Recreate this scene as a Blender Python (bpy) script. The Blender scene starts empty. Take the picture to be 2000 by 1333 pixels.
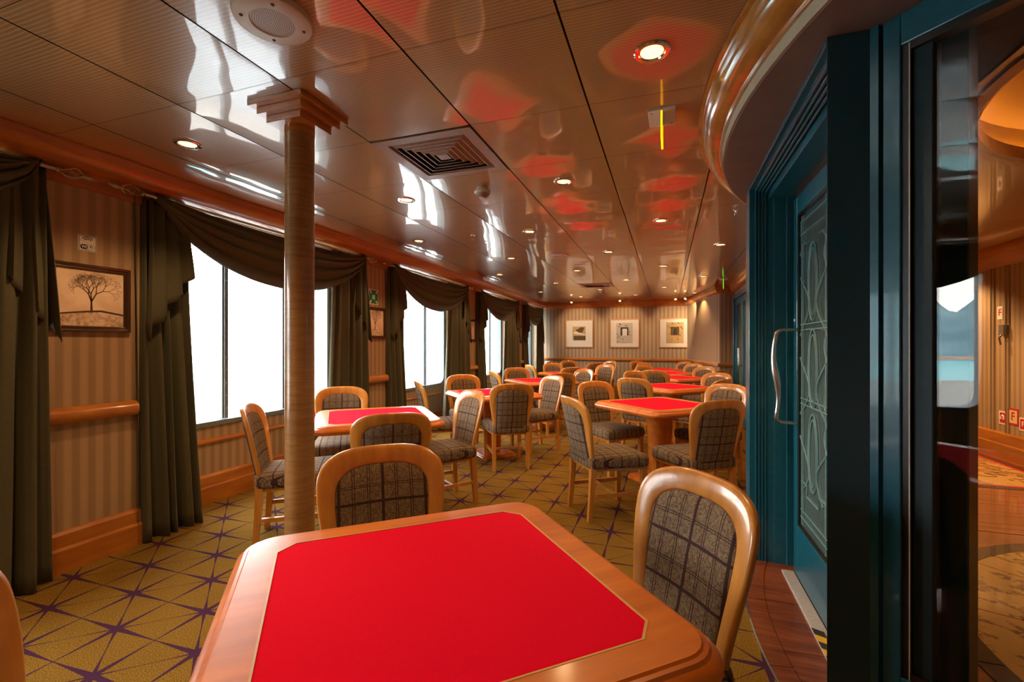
import bpy, bmesh, math, random
from mathutils import Vector, Matrix
from math import sin, cos, pi, radians, sqrt, atan2
random.seed(7)
S = bpy.context.scene
COL = S.collection

# ------------------------------------------------------------------ camera
CAM_H = 1.30
cd = bpy.data.cameras.new('camera'); cam = bpy.data.objects.new('camera', cd); COL.objects.link(cam)
cam.location = (0, 0, CAM_H)
YAW = math.atan(303/889.0)
cam.rotation_euler = (pi/2, 0, YAW)
cd.sensor_width = 36; cd.lens = 36*889/2000.0; cd.shift_y = 7.5/2000.0
cd.clip_start = .02; cd.clip_end = 5000
S.camera = cam

# ------------------------------------------------------------------ view, world, sun
S.view_settings.view_transform = 'Standard'; S.view_settings.look = 'None'
S.view_settings.gamma = 1; S.view_settings.use_curve_mapping = False
S.view_settings.exposure = 0.15
W = bpy.data.worlds.new('overcast_sky'); S.world = W; W.use_nodes = True
wn = W.node_tree; wn.nodes.clear()
tc = wn.nodes.new('ShaderNodeTexCoord'); sx = wn.nodes.new('ShaderNodeSeparateXYZ')
rp = wn.nodes.new('ShaderNodeValToRGB'); bg = wn.nodes.new('ShaderNodeBackground'); ow = wn.nodes.new('ShaderNodeOutputWorld')
wn.links.new(tc.outputs['Generated'], sx.inputs[0]); wn.links.new(sx.outputs[2], rp.inputs[0])
rp.color_ramp.elements[0].position = 0.0; rp.color_ramp.elements[0].color = (1, .97, .91, 1)
rp.color_ramp.elements[1].position = 0.8; rp.color_ramp.elements[1].color = (.80, .86, 1, 1)
wn.links.new(rp.outputs[0], bg.inputs[0]); bg.inputs[1].default_value = 18.0
wn.links.new(bg.outputs[0], ow.inputs[0])
sl = bpy.data.lights.new('sun', 'SUN'); sl.energy = 34; sl.angle = .01; sl.color = (1, .95, .87)
so = bpy.data.objects.new('sun', sl); COL.objects.link(so)
so.rotation_euler = Vector((-.72, -.1, -.62)).to_track_quat('-Z', 'Y').to_euler(); so.location = (40, 0, 40)
SPOT_W = 34.0

# ------------------------------------------------------------------ shader helpers
class E:
    """arithmetic on shader sockets"""
    def __init__(s, nt, o): s.nt, s.o = nt, o
    def _m(s, op, *a):
        n = s.nt.nodes.new('ShaderNodeMath'); n.operation = op
        for i, x in enumerate(a):
            if isinstance(x, E): s.nt.links.new(x.o, n.inputs[i])
            else: n.inputs[i].default_value = x
        return E(s.nt, n.outputs[0])
    def __add__(s, b): return s._m('ADD', s, b)
    def __radd__(s, b): return s._m('ADD', b, s)
    def __sub__(s, b): return s._m('SUBTRACT', s, b)
    def __rsub__(s, b): return s._m('SUBTRACT', b, s)
    def __mul__(s, b): return s._m('MULTIPLY', s, b)
    def __rmul__(s, b): return s._m('MULTIPLY', b, s)
    def __truediv__(s, b): return s._m('DIVIDE', s, b)
    def abs(s): return s._m('ABSOLUTE', s)
    def round(s): return s._m('ROUND', s)
    def floor(s): return s._m('FLOOR', s)
    def fract(s): return s._m('FRACT', s)
    def sin(s): return s._m('SINE', s)
    def pow(s, b): return s._m('POWER', s, b)
    def lt(s, b): return s._m('LESS_THAN', s, b)
    def max(s, b): return s._m('MAXIMUM', s, b)
    def min(s, b): return s._m('MINIMUM', s, b)
    def smooth(s, a, b):
        n = s.nt.nodes.new('ShaderNodeMapRange'); n.interpolation_type = 'SMOOTHSTEP'
        s.nt.links.new(s.o, n.inputs[0]); n.inputs[1].default_value = a; n.inputs[2].default_value = b
        return E(s.nt, n.outputs[0])

MATS = {}
def base(name, color=(.5, .5, .5), rough=.5, metal=0, coat=0, coat_rough=.05, spec=.5, emit=None, estr=0, sheen=0):
    m = bpy.data.materials.new(name); m.use_nodes = True
    p = m.node_tree.nodes['Principled BSDF']
    p.inputs['Base Color'].default_value = (*color, 1); p.inputs['Roughness'].default_value = rough
    p.inputs['Metallic'].default_value = metal; p.inputs['Coat Weight'].default_value = coat
    p.inputs['Coat Roughness'].default_value = coat_rough; p.inputs['Specular IOR Level'].default_value = spec
    p.inputs['Sheen Weight'].default_value = sheen
    if emit: p.inputs['Emission Color'].default_value = (*emit, 1); p.inputs['Emission Strength'].default_value = estr
    MATS[name] = m
    return m, m.node_tree, p
def coords(nt, kind='Object'):
    n = nt.nodes.new('ShaderNodeTexCoord'); s = nt.nodes.new('ShaderNodeSeparateXYZ')
    nt.links.new(n.outputs[kind], s.inputs[0])
    return n.outputs[kind], E(nt, s.outputs[0]), E(nt, s.outputs[1]), E(nt, s.outputs[2])
def noise(nt, vec, scale, detail=3, stretch=(1, 1, 1), rough=.5):
    mp = nt.nodes.new('ShaderNodeMapping'); mp.inputs['Scale'].default_value = stretch
    nt.links.new(vec, mp.inputs[0])
    n = nt.nodes.new('ShaderNodeTexNoise'); n.inputs['Scale'].default_value = scale
    n.inputs['Detail'].default_value = detail; n.inputs['Roughness'].default_value = rough
    nt.links.new(mp.outputs[0], n.inputs['Vector'])
    return E(nt, n.outputs[0])
def mix(nt, fac, a, b):
    n = nt.nodes.new('ShaderNodeMix'); n.data_type = 'RGBA'
    if isinstance(fac, E): nt.links.new(fac.o, n.inputs[0])
    else: n.inputs[0].default_value = fac
    for i, c in ((6, a), (7, b)):
        if isinstance(c, tuple): n.inputs[i].default_value = (*c, 1)
        else: nt.links.new(c, n.inputs[i])
    return n.outputs[2]
def bump(nt, p, h, strength=.3, dist=.002, coat=False):
    b = nt.nodes.new('ShaderNodeBump'); b.inputs['Strength'].default_value = strength; b.inputs['Distance'].default_value = dist
    nt.links.new(h.o, b.inputs['Height']); nt.links.new(b.outputs[0], p.inputs['Normal'])
    if coat: nt.links.new(b.outputs[0], p.inputs['Coat Normal'])
def wood(name, dark, light, rough=.35, coat=.4, stretch=(1, 1, .08), scale=22, coat_rough=.08):
    m, nt, p = base(name, light, rough, coat=coat, coat_rough=coat_rough)
    v, x, y, z = coords(nt)
    n = noise(nt, v, scale, 5, stretch, .6); n2 = noise(nt, v, 3, 2, (1, 1, 1))
    f = (n*.8 + n2*.35).smooth(.32, .82)
    nt.links.new(mix(nt, f, dark, light), p.inputs['Base Color'])
    return m

wood('chair_wood', (.46, .17, .026), (.70, .31, .055), .30, .5)
wood('table_wood', (.46, .105, .008), (.74, .205, .013), .38, .30, (.12, 1, 1), 16, .15)
wood('crown_wood', (.30, .078, .009), (.50, .16, .02), .30, .5, (1, .05, 1), 20)
wood('rail_wood', (.36, .11, .013), (.56, .195, .028), .30, .5, (.3, .3, 1), 20)
wood('baseboard_wood', (.33, .10, .012), (.52, .18, .025), .32, .4, (.12, .12, 1), 22)
wood('ring_wood', (.34, .13, .022), (.55, .24, .045), .18, .9, (1, 1, .3), 8)
wood('pillar_wood', (.26, .12, .035), (.42, .22, .075), .28, .6, (.6, .6, 6), 14)
wood('dark_frame_wood', (.035, .012, .006), (.075, .026, .012), .3, .4)
wood('light_frame_wood', (.45, .22, .07), (.62, .33, .12), .35, .3)
wood('parquet_wood', (.12, .028, .007), (.30, .078, .018), .22, .5, (.12, 1, 1), 22)
wood('lobby_parquet_wood', (.22, .06, .014), (.40, .12, .03), .2, .6, (.12, 1, 1), 20)

def wallpaper(name, a, b, period):
    m, nt, p = base(name, a, .7, spec=.25)
    v, x, y, z = coords(nt)
    u = x + y
    st = ((u*(2*pi/period)).sin()*.5 + .5).smooth(.15, .85)
    fine = ((u*(2*pi/(period/7))).sin()*.5 + .5)
    n = noise(nt, v, 60, 3, (1, 1, .25))
    f = st*.75 + fine*.12 + n*.13
    nt.links.new(mix(nt, f, a, b), p.inputs['Base Color']); bump(nt, p, n, .15, .001)
wallpaper('wallpaper', (.30, .185, .10), (.44, .29, .17), .078)
wallpaper('wallpaper_far', (.28, .19, .115), (.45, .33, .21), .098)

# carpet
m, nt, p = base('carpet', (.3, .2, .04), 1.0, spec=.02, sheen=0)
v, x, y, z = coords(nt)
px = (x + 2.886)/.503; py = (y - 1.387)/.4575
wob = noise(nt, v, 140, 2)*.010 - .005
def spindle(a, la, b, lb, wmax, wmin):
    # lines running along b through every node row of a
    r = (a*2).round(); d = (a - r*.5).abs()*la
    ph = (r*.5).fract().abs()
    t = b - ph; t = (t - t.round()).abs()*2
    w = (1 - t).pow(1.25)*wmax + wmin
    return (d + wob*.5).lt(w)
def diag(q, l, s_, wmax, wmin):
    d = (q - q.round()).abs()*l
    t = (s_ - s_.round()).abs()*2
    w = (1 - t).pow(2.0)*wmax + wmin
    return (d + wob*.4).lt(w)
L1 = spindle(py, .4575, px, .503, .0125, .0024)
L2 = spindle(px, .503, py, .4575, .0125, .0024)
dl = .503*.4575/sqrt(.503**2 + .4575**2)
L3 = diag(px - py, dl, px + py, .005, .0014)
L4 = diag(px + py, dl, px - py, .009, .002)
line = L1.max(L2).max(L3).max(L4)
tuft = noise(nt, v, 240, 2); big = noise(nt, v, 2.5, 3)
gold = mix(nt, tuft.smooth(.38, .62)*.75 + big*.25, (.085, .045, .006), (.31, .175, .030))
nt.links.new(mix(nt, line, gold, (.060, .022, .046)), p.inputs['Base Color']); bump(nt, p, tuft, .6, .004)

# plaid upholstery
def plaid(name, second):
    m, nt, p = base(name, (.2, .16, .12), .95, spec=.06, sheen=.03)
    v, x, y, z = coords(nt)
    b = z if second == 'z' else y
    wv = noise(nt, v, 800, 2, (.09, 1, 1)) ; wh = noise(nt, v, 800, 2, (1, .09, .09))
    cloth = mix(nt, (wv*.5 + wh*.5).smooth(.38, .62), (.075, .042, .028), (.30, .222, .130))
    def lines(c, per, o, pairs):
        f = (c/per + o).fract()
        thick = (f - .5).abs().lt(.034)
        out_ = thick
        for q in pairs: out_ = out_.max((f - q).abs().lt(.009)).max((f - q - .055).abs().lt(.009))
        return out_
    ln = lines(x, .158, .5, (.15, .80)).max(lines(b, .135, .22, (.93,) if 0 else (.90,)))
    nt.links.new(mix(nt, ln*.9, cloth, (.042, .018, .022)), p.inputs['Base Color']); bump(nt, p, wv + wh, .3, .001)
plaid('plaid_back', 'z'); plaid('plaid_seat', 'y')

# red felt
m, nt, p = base('red_felt', (.78, .003, .016), 1.0, spec=.02, sheen=.025)
v, x, y, z = coords(nt); n = noise(nt, v, 700, 2)
nt.links.new(mix(nt, n.smooth(.3, .7), (.76, .0015, .020), (.88, .002, .027)), p.inputs['Base Color']); bump(nt, p, n, .5, .002)
base('inlay_line', (.62, .36, .10), .4)

# glossy ceiling laminate, fine stripes across the room
m, nt, p = base('ceiling_laminate', (.3, .17, .09), .28, coat=1.0, coat_rough=.035)
p.inputs['Coat IOR'].default_value = 1.6
v, x, y, z = coords(nt, 'Object')
g = nt.nodes.new('ShaderNodeNewGeometry'); gs = nt.nodes.new('ShaderNodeSeparateXYZ'); nt.links.new(g.outputs['Position'], gs.inputs[0])
yy = E(nt, gs.outputs[1])
st = ((yy*(2*pi/.0155)).sin()*.5 + .5)
n = noise(nt, g.outputs['Position'], 40, 3, (.05, 1, 1))
nt.links.new(mix(nt, st.smooth(.45, .95)*.8 + n*.2, (.37, .205, .078), (.52, .325, .15)), p.inputs['Base Color'])
base('ceiling_gap', (.035, .014, .008), .8)

# curtains
m, nt, p = base('curtain_cloth', (.075, .07, .045), .75, spec=.2, sheen=.12)
v, x, y, z = coords(nt)
n = noise(nt, v, 90, 3, (.3, .3, 3)); n2 = noise(nt, v, 120, 3, (3, 3, .2))
nt.links.new(mix(nt, n*.6 + n2*.4, (.060, .053, .031), (.150, .133, .079)), p.inputs['Base Color'])
bump(nt, p, n, .25, .001)
tr = nt.nodes.new('ShaderNodeBsdfTranslucent'); tr.inputs[0].default_value = (.10, .13, .06, 1)
mx = nt.nodes.new('ShaderNodeMixShader'); mx.inputs[0].default_value = .16
out = nt.nodes['Material Output']
nt.links.new(p.outputs[0], mx.inputs[1]); nt.links.new(tr.outputs[0], mx.inputs[2]); nt.links.new(mx.outputs[0], out.inputs[0])

# thin glass: fresnel mix of clear and mirror
def glass(name, tint=(1, 1, 1), rough=0.0, ior=1.5, boost=2.0):
    m = bpy.data.materials.new(name); m.use_nodes = True; nt = m.node_tree; nt.nodes.clear()
    t = nt.nodes.new('ShaderNodeBsdfTransparent'); t.inputs[0].default_value = (*tint, 1)
    gl = nt.nodes.new('ShaderNodeBsdfGlossy'); gl.inputs['Roughness'].default_value = rough
    lw = nt.nodes.new('ShaderNodeLayerWeight'); lw.inputs[0].default_value = .5
    f = (E(nt, lw.outputs['Facing']).pow(5.0)*.96 + .04)*boost
    mx = nt.nodes.new('ShaderNodeMixShader'); o = nt.nodes.new('ShaderNodeOutputMaterial')
    nt.links.new(f.o, mx.inputs[0]); nt.links.new(t.outputs[0], mx.inputs[1]); nt.links.new(gl.outputs[0], mx.inputs[2])
    nt.links.new(mx.outputs[0], o.inputs[0]); MATS[name] = m
glass('clear_glass', boost=1.0)
glass('lobby_glass', (.93, .95, .94), boost=1.0)
glass('etched_glass', (.74, .84, .82), .05, boost=1.6)

nt = MATS['etched_glass'].node_tree; o_ = [n for n in nt.nodes if n.type == 'OUTPUT_MATERIAL'][0]; prev = o_.inputs[0].links[0].from_socket
df = nt.nodes.new('ShaderNodeBsdfDiffuse'); df.inputs[0].default_value = (.20, .32, .32, 1)
m2 = nt.nodes.new('ShaderNodeMixShader'); m2.inputs[0].default_value = .20
nt.links.new(prev, m2.inputs[1]); nt.links.new(df.outputs[0], m2.inputs[2]); nt.links.new(m2.outputs[0], o_.inputs[0])

def speck(name, a, b, rough, coat=0, scale=30, **k):
    m, nt, p = base(name, a, rough, coat=coat, **k)
    v, x, y, z = coords(nt); n = noise(nt, v, scale, 4)
    nt.links.new(mix(nt, n.smooth(.3, .7), a, b), p.inputs['Base Color'])
speck('teal_paint', (.006, .105, .155), (.008, .12, .175), .32, .35, 40)
speck('teal_dark', (.005, .050, .075), (.006, .058, .086), .3, .3, 40)
speck('frame_teal', (.004, .022, .03), (.005, .026, .036), .6, 0, 30)
speck('frame_black', (.012, .006, .004), (.02, .010, .006), .4, 0, 30)
speck('grey_alu', (.16, .19, .19), (.20, .23, .225), .45, 0, 60, metal=.3)
speck('steel', (.62, .60, .56), (.70, .68, .64), .25, 0, 60, metal=1)
speck('chrome', (.75, .72, .68), (.80, .77, .73), .12, 0, 60, metal=1)
speck('wire_metal', (.45, .40, .34), (.55, .50, .42), .3, 0, 60, metal=1)
speck('white_paint', (.72, .70, .64), (.78, .76, .70), .5, 0, 20)
speck('speaker_white', (.62, .52, .42), (.66, .56, .45), .45, 0, 20)
speck('cream_paint', (.52, .43, .29), (.56, .47, .32), .6, 0, 20)
speck('soffit_paint', (.19, .125, .095), (.22, .145, .11), .55, .1, 8)
speck('vent_metal', (.30, .20, .14), (.34, .23, .165), .4, .1, 30)
speck('vent_dark', (.012, .008, .006), (.02, .012, .01), .8, 0, 30)
speck('plate_black', (.02, .018, .016), (.03, .025, .022), .5, 0, 30)
speck('black_marble', (.02, .014, .010), (.06, .04, .028), .2, .5, 25)
speck('sign_white', (.80, .76, .70), (.84, .80, .74), .5, 0, 30)
speck('sign_green', (.004, .16, .06), (.006, .18, .07), .4, 0, 30)
speck('sign_red', (.55, .01, .02), (.60, .014, .025), .4, 0, 30)
speck('sign_cream', (.70, .56, .28), (.74, .60, .31), .4, 0, 30)
speck('sign_blue', (.02, .10, .42), (.03, .12, .46), .4, 0, 30)
speck('hazard_yellow', (.75, .42, .01), (.80, .47, .02), .5, 0, 30)
speck('mat_board', (.74, .72, .68), (.78, .76, .72), .8, 0, 60)
speck('sepia_paper', (.66, .46, .31), (.78, .58, .42), .7, 0, 9)
speck('sepia_ground', (.40, .25, .16), (.74, .54, .38), .7, 0, 45)
speck('sepia_ink', (.045, .022, .015), (.08, .04, .028), .8, 0, 60)
speck('print_tan', (.48, .33, .15), (.58, .42, .20), .8, 0, 40)
speck('print_grey', (.48, .44, .37), (.58, .54, .46), .8, 0, 40)
speck('print_brown', (.09, .045, .016), (.16, .085, .03), .8, 0, 40)
speck('print_black', (.025, .022, .02), (.05, .045, .04), .8, 0, 40)
speck('print_ochre', (.62, .34, .05), (.70, .42, .08), .8, 0, 40)
speck('dome_paint', (.72, .40, .07), (.80, .48, .10), .6, 0, 2)
speck('deck_paint', (.40, .44, .42), (.46, .50, .47), .6, 0, 4)
speck('sea_water', (.10, .40, .42), (.14, .48, .49), .25, 0, .02)
speck('hazy_forest', (.07, .14, .16), (.17, .26, .28), .9, 0, .02)  # bluish forest tone, distance haze put into the colour
speck('threshold_metal', (.42, .40, .38), (.50, .48, .45), .45, 0, 60)
speck('cap_paint', (.36, .25, .20), (.40, .28, .22), .5, 0, 20)
speck('etch_white', (.10, .21, .21), (.13, .25, .25), .6, 0, 40)
speck('spot_black', (.25, .22, .2), (.3, .26, .24), .35, 0, 40, metal=.5)
m, nt, p = base('marble', (.62, .36, .10), .18, coat=.5)
v, x, y, z = coords(nt)
n = noise(nt, v, 2.2, 6, (1, 1, 1), .7); vein = ((n - .5).abs()*28).min(1.0)
nt.links.new(mix(nt, vein, (.16, .08, .03), (.66, .39, .12)), p.inputs['Base Color'])
base('lamp_glow', (1, .8, .5), .4, emit=(1, .62, .22), estr=3.2)
base('reflector', (.85, .62, .32), .25, metal=1)
base('cove_glow', (1, .7, .3), .5, emit=(1, .55, .16), estr=11)
base('amber_glow', (1, .5, .02), .3, emit=(1, .36, .0), estr=3.0)
base('green_glow', (.1, 1, .1), .3, emit=(.14, .85, .05), estr=1.6)
base('amber_acrylic', (.55, .20, .01), .15, coat=.5); base('green_acrylic', (.10, .40, .06), .15, coat=.5)
base('crystal', (.75, .85, .70), .05, coat=1); MATS['crystal'].node_tree.nodes['Principled BSDF'].inputs['Transmission Weight'].default_value = .6

# ------------------------------------------------------------------ mesh helpers
class MB:
    def __init__(s): s.v = []; s.f = []
    def add(s, vs, fs):
        o = len(s.v); s.v += [tuple(q) for q in vs]; s.f += [tuple(i + o for i in f) for f in fs]; return s
    def box(s, x0, x1, y0, y1, z0, z1):
        return s.add([(x0,y0,z0),(x1,y0,z0),(x1,y1,z0),(x0,y1,z0),(x0,y0,z1),(x1,y0,z1),(x1,y1,z1),(x0,y1,z1)],
                     [(0,3,2,1),(4,5,6,7),(0,1,5,4),(1,2,6,5),(2,3,7,6),(3,0,4,7)])
    def prism(s, poly, z0, z1):
        n = len(poly)
        return s.add([(x,y,z0) for x,y in poly] + [(x,y,z1) for x,y in poly],
                     [tuple(range(n-1,-1,-1)), tuple(range(n,2*n))] + [(i,(i+1)%n,(i+1)%n+n,i+n) for i in range(n)])
    def loft(s, loops, closed=True, cap=True):
        n = len(loops[0]); fs = []
        for a in range(len(loops)-1):
            for i in range(n if closed else n-1):
                j = (i+1) % n; fs.append((a*n+i, a*n+j, (a+1)*n+j, (a+1)*n+i))
        if cap and closed: fs += [tuple(range(n-1,-1,-1)), tuple(range((len(loops)-1)*n, len(loops)*n))]
        return s.add([q for l in loops for q in l], fs)
    def grid(s, fn, nu, nv):
        vs = [fn(i/nu, j/nv) for j in range(nv+1) for i in range(nu+1)]
        return s.add(vs, [(j*(nu+1)+i, j*(nu+1)+i+1, (j+1)*(nu+1)+i+1, (j+1)*(nu+1)+i) for j in range(nv) for i in range(nu)])
    def lathe(s, prof, n=24, c=(0,0,0), cap=False):
        return s.loft([[(c[0]+r*cos(2*pi*k/n), c[1]+r*sin(2*pi*k/n), c[2]+z) for k in range(n)] for r, z in prof], True, cap)
    def tube(s, pts, r, n=8, closed=False):
        pts = [Vector(q) for q in pts]; loops = []; prev = None; m = len(pts)
        for i, q in enumerate(pts):
            a = pts[i-1] if (i or closed) else q; b = pts[(i+1) % m] if (i < m-1 or closed) else q
            t = (b - a).normalized()
            if prev is None:
                up = Vector((0,0,1)) if abs(t.z) < .9 else Vector((1,0,0)); e = t.cross(up).normalized()
            else: e = (prev - t*prev.dot(t)).normalized()
            prev = e; g = t.cross(e); rr = r(i/(m-1)) if callable(r) else r
            loops.append([q + e*rr*cos(2*pi*k/n) + g*rr*sin(2*pi*k/n) for k in range(n)])
        if closed: loops.append(loops[0])
        return s.loft(loops, True, not closed)
    def sector(s, r0, r1, a0, a1, z0, z1, c, n=6):
        p = [(c[0]+r1*cos(a0+(a1-a0)*k/n), c[1]+r1*sin(a0+(a1-a0)*k/n)) for k in range(n+1)]
        q = [(c[0]+r0*cos(a0+(a1-a0)*k/n), c[1]+r0*sin(a0+(a1-a0)*k/n)) for k in range(n+1)] if r0 > 1e-4 else [c]
        return s.prism(p + q[::-1], z0, z1)
    def xf(s, M): s.v = [tuple(M @ Vector(q)) for q in s.v]; return s
    def mesh(s, name, mat, smooth=False, angle=35):
        me = bpy.data.meshes.new(name); me.from_pydata(s.v, [], s.f); me.materials.append(MATS[mat])
        bm = bmesh.new(); bm.from_mesh(me); bmesh.ops.recalc_face_normals(bm, faces=bm.faces)
        if smooth:
            for f in bm.faces: f.smooth = True
            for e in bm.edges:
                if len(e.link_faces) == 2 and e.calc_face_angle(0) > radians(angle): e.smooth = False
        bm.to_mesh(me); bm.free(); return me
    def build(s, name, mat, parent=None, smooth=False, bevel=0, angle=35):
        me = s.mesh(name, mat, smooth, angle); return put(name, me, parent, bevel)
def put(name, me, parent=None, bevel=0):
    o = bpy.data.objects.new(name, me); COL.objects.link(o)
    if parent: o.parent = parent
    if bevel:
        b = o.modifiers.new('bevel', 'BEVEL'); b.width = bevel; b.segments = 2; b.limit_method = 'ANGLE'
    return o
def tag(o, label, cat=None, group=None, kind=None):
    o['label'] = label
    if cat: o['category'] = cat
    if group: o['group'] = group
    if kind: o['kind'] = kind
    return o
def thing(name, label, cat, loc=(0,0,0), rz=0, group=None):
    o = bpy.data.objects.new(name, None); COL.objects.link(o); o.empty_display_size = .1
    o.location = loc; o.rotation_euler = (0,0,rz)
    return tag(o, label, cat, group)
def struct(o, label): o['kind'] = 'structure'; o['label'] = label; return o
def clone(root):
    r = root.copy(); COL.objects.link(r)
    for ch in root.children:
        c = ch.copy(); COL.objects.link(c); c.parent = r
        for gch in ch.children:
            d = gch.copy(); COL.objects.link(d); d.parent = c
    return r
def text_mesh(body, size, mat, name, bold=0.0):
    cu = bpy.data.curves.new(name, 'FONT'); cu.body = body; cu.size = size; cu.align_x = 'CENTER'; cu.align_y = 'CENTER'
    cu.extrude = .0004; cu.offset = bold; cu.resolution_u = 3
    o = bpy.data.objects.new(name, cu); COL.objects.link(o)
    bpy.context.view_layer.update()
    me = bpy.data.meshes.new_from_object(o.evaluated_get(bpy.context.evaluated_depsgraph_get()))
    bpy.data.objects.remove(o); bpy.data.curves.remove(cu)
    me.materials.clear(); me.materials.append(MATS[mat]); me.name = name
    return me
def rrect(cx, cy, hw, hh, r, n=6):
    p = []
    for k, (a, b) in enumerate(((1,1),(-1,1),(-1,-1),(1,-1))):
        for j in range(n+1):
            t = pi/2*(k + j/n); p.append((cx + a*(hw-r) + r*cos(t), cy + b*(hh-r) + r*sin(t)))
    return p

# ------------------------------------------------------------------ dimensions
CEIL = 2.42; FAR = 12.1; BACK = -1.75; XP = -3.28; XR = -3.58; XG = -3.66
C = (2.82, 2.37)                    # centre of the round lobby
PER = 2.78
PIERS = [(1.38 + PER*k, 2.06 + PER*k) for k in (-1, 0, 1, 2, 3)]
WINS = [(PIERS[i][1], PIERS[i+1][0]) for i in range(4)] + [(PIERS[4][1], FAR)]

# ------------------------------------------------------------------ floor
fl = struct(MB().box(-3.7, 3.75, BACK-.1, FAR+.1, -.06, 0).build('floor', 'carpet'), 'gold carpet with purple starburst lines')
pq = MB()
for k in range(5):                                     # curved border boards round the portal
    a = pi - .60 + 1.2*k/5; b = a + 1.2/5
    MB().sector(2.36, 2.445, a+.001, b-.001, .0005, .006, C, 10).build('plank', 'parquet_wood', fl)
for k in range(16):
    a = pi - .60 + 1.2*k/16; b = a + 1.2/16
    MB().sector(2.12, 2.357, a+.0005, b-.0005, .0005, .005 + .0004*(k % 3), C, 4).build('plank', 'parquet_wood', fl)
MB().sector(2.446, 2.453, pi-.6, pi+.6, .0005, .008, C, 40).build('edge_strip', 'steel', fl)
# lobby floor
struct(MB().sector(0, 2.12, pi*.5, pi*1.5, .001, .004, C, 48).box(C[0], 3.64, .2, 8.8, .001, .004).box(1.3, C[0], C[1]+1.6, 8.8, .0005, .0035)
       .build('floor_lobby', 'lobby_parquet_wood'), 'reddish parquet floor of the round lobby')
lf = bpy.data.objects['floor_lobby']
for k in range(34):                                     # parquet boards that show through the glass
    y = 4.05 + .1*k
    MB().box(1.75 + .07*(k % 2), 3.60, y, y+.097, .004, .0062 + .0004*(k % 3)).build('plank', 'lobby_parquet_wood', lf)
for k in range(14):
    a = 2*pi*k/14 + .12
    MB().sector(.55, 1.53, a+.003, a+2*pi/14-.003, .004, .0085, C, 8).build('marble_slab', 'marble', lf)
MB().sector(0, .548, 0, 2*pi-.0001, .004, .0085, C, 40).build('marble_slab', 'marble', lf)
for k in range(8):
    a = 2*pi*k/8; MB().sector(1.533, 1.63, a+.002, a+2*pi/8-.002, .004, .0087, C, 10).build('border_slab', 'black_marble', lf)
def rect_ring(mb, x0, x1, y0, y1, w, z0, z1):
    mb.box(x0, x1, y0, y0+w, z0, z1); mb.box(x0, x1, y1-w, y1, z0, z1); mb.box(x0, x0+w, y0+w, y1-w, z0, z1); mb.box(x1-w, x1, y0+w, y1-w, z0, z1); return mb
rect_ring(MB(), 1.9, 3.54, 5.28, 7.6, .10, .004, .0088).build('border_slab', 'black_marble', lf)
rect_ring(MB(), 2.0, 3.44, 5.38, 7.5, .035, .004, .0089).build('red_strip', 'sign_red', lf)
MB().box(2.035, 3.405, 5.415, 7.465, .004, .0087).build('marble_slab', 'marble', lf)
sc = MB()
for k in range(5):                                      # flowing inlaid script
    x0 = 2.15 + .26*k
    sc.tube([(x0 + .13*t/6 + .045*sin(t*1.3+k), 5.72 + .05*cos(t*1.1+k*2) + .015*t, .0090) for t in range(0, 13)], .005, 4)
sc.build('inlaid_script', 'print_brown', lf)
# threshold
th = thing('door_threshold', 'metal threshold strip with black and yellow tape below the glass door', 'threshold', (.64, 2.36, 0))
MB().box(-.022, .040, -.68, .60, .004, .018).build('strip', 'threshold_metal', th, bevel=.004)
for k in range(5): MB().add([(-.0225, -.22+.05*k, .0186), (.0225, -.24+.05*k, .0186), (.0225, -.19+.05*k, .0186), (-.0225, -.17+.05*k, .0186)], [(0,1,2,3)]).build('tape', 'hazard_yellow' if k % 2 else 'plate_black', th)

# ------------------------------------------------------------------ ceiling
ce = struct(MB().box(-3.75, 1.26, BACK-.1, FAR+.1, CEIL+.014, CEIL+.06).build('ceiling', 'ceiling_gap'), 'glossy brown laminate panel ceiling')
XJ = [-.953 + .605*k for k in range(-4, 5)]; YJ = [1.505 + .62*k for k in range(-6, 18)]
variants = []
for q in range(7):
    cf = [(random.uniform(-1,1), random.uniform(-1,1), random.uniform(-1,1), random.uniform(0,6)) for _ in range(1)][0]
    def pan(u, v, cf=cf):
        x = (u-.5)*.597; y = (v-.5)*.6175
        e = (1 - (2*u-1)**8)*(1 - (2*v-1)**8)
        z = .0016*cf[0]*sin(pi*u)*sin(pi*v) + .0009*cf[1]*sin(2*pi*u+cf[3]) + .0006*cf[2]*sin(3*pi*v+cf[3]) + .00035*sin(2*pi*v*2+cf[3])
        edge = .0022*((2*u-1)**14)
        return (x, y, z*e + edge)
    mb = MB().grid(pan, 10, 14); variants.append(mb.mesh('ceiling_panel', 'ceiling_laminate', True, 80))
VENTS = [(2, 1), (2, 11)]
def xj(i): return XJ[0] + .605*i
for i in range(len(XJ)-1):
    for j in range(len(YJ)-1):
        cx = (XJ[i]+XJ[i+1])/2; cy = (YJ[j]+YJ[j+1])/2
        if cy < BACK-.3 or cy > FAR+.25 or cx > 1.26+.2: continue
        if abs(cx+1.2555) < .05 and (abs(cy-2.435) < .05 or abs(cy-8.635) < .05): continue
        if sqrt((cx-C[0])**2 + (cy-C[1])**2) < 2.1: continue
        o = put('ceiling_panel', random.choice(variants), ce)
        o.location = (cx, cy, CEIL); o.scale = (1 if random.random() < .5 else -1, 1 if random.random() < .5 else -1, 1)
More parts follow.
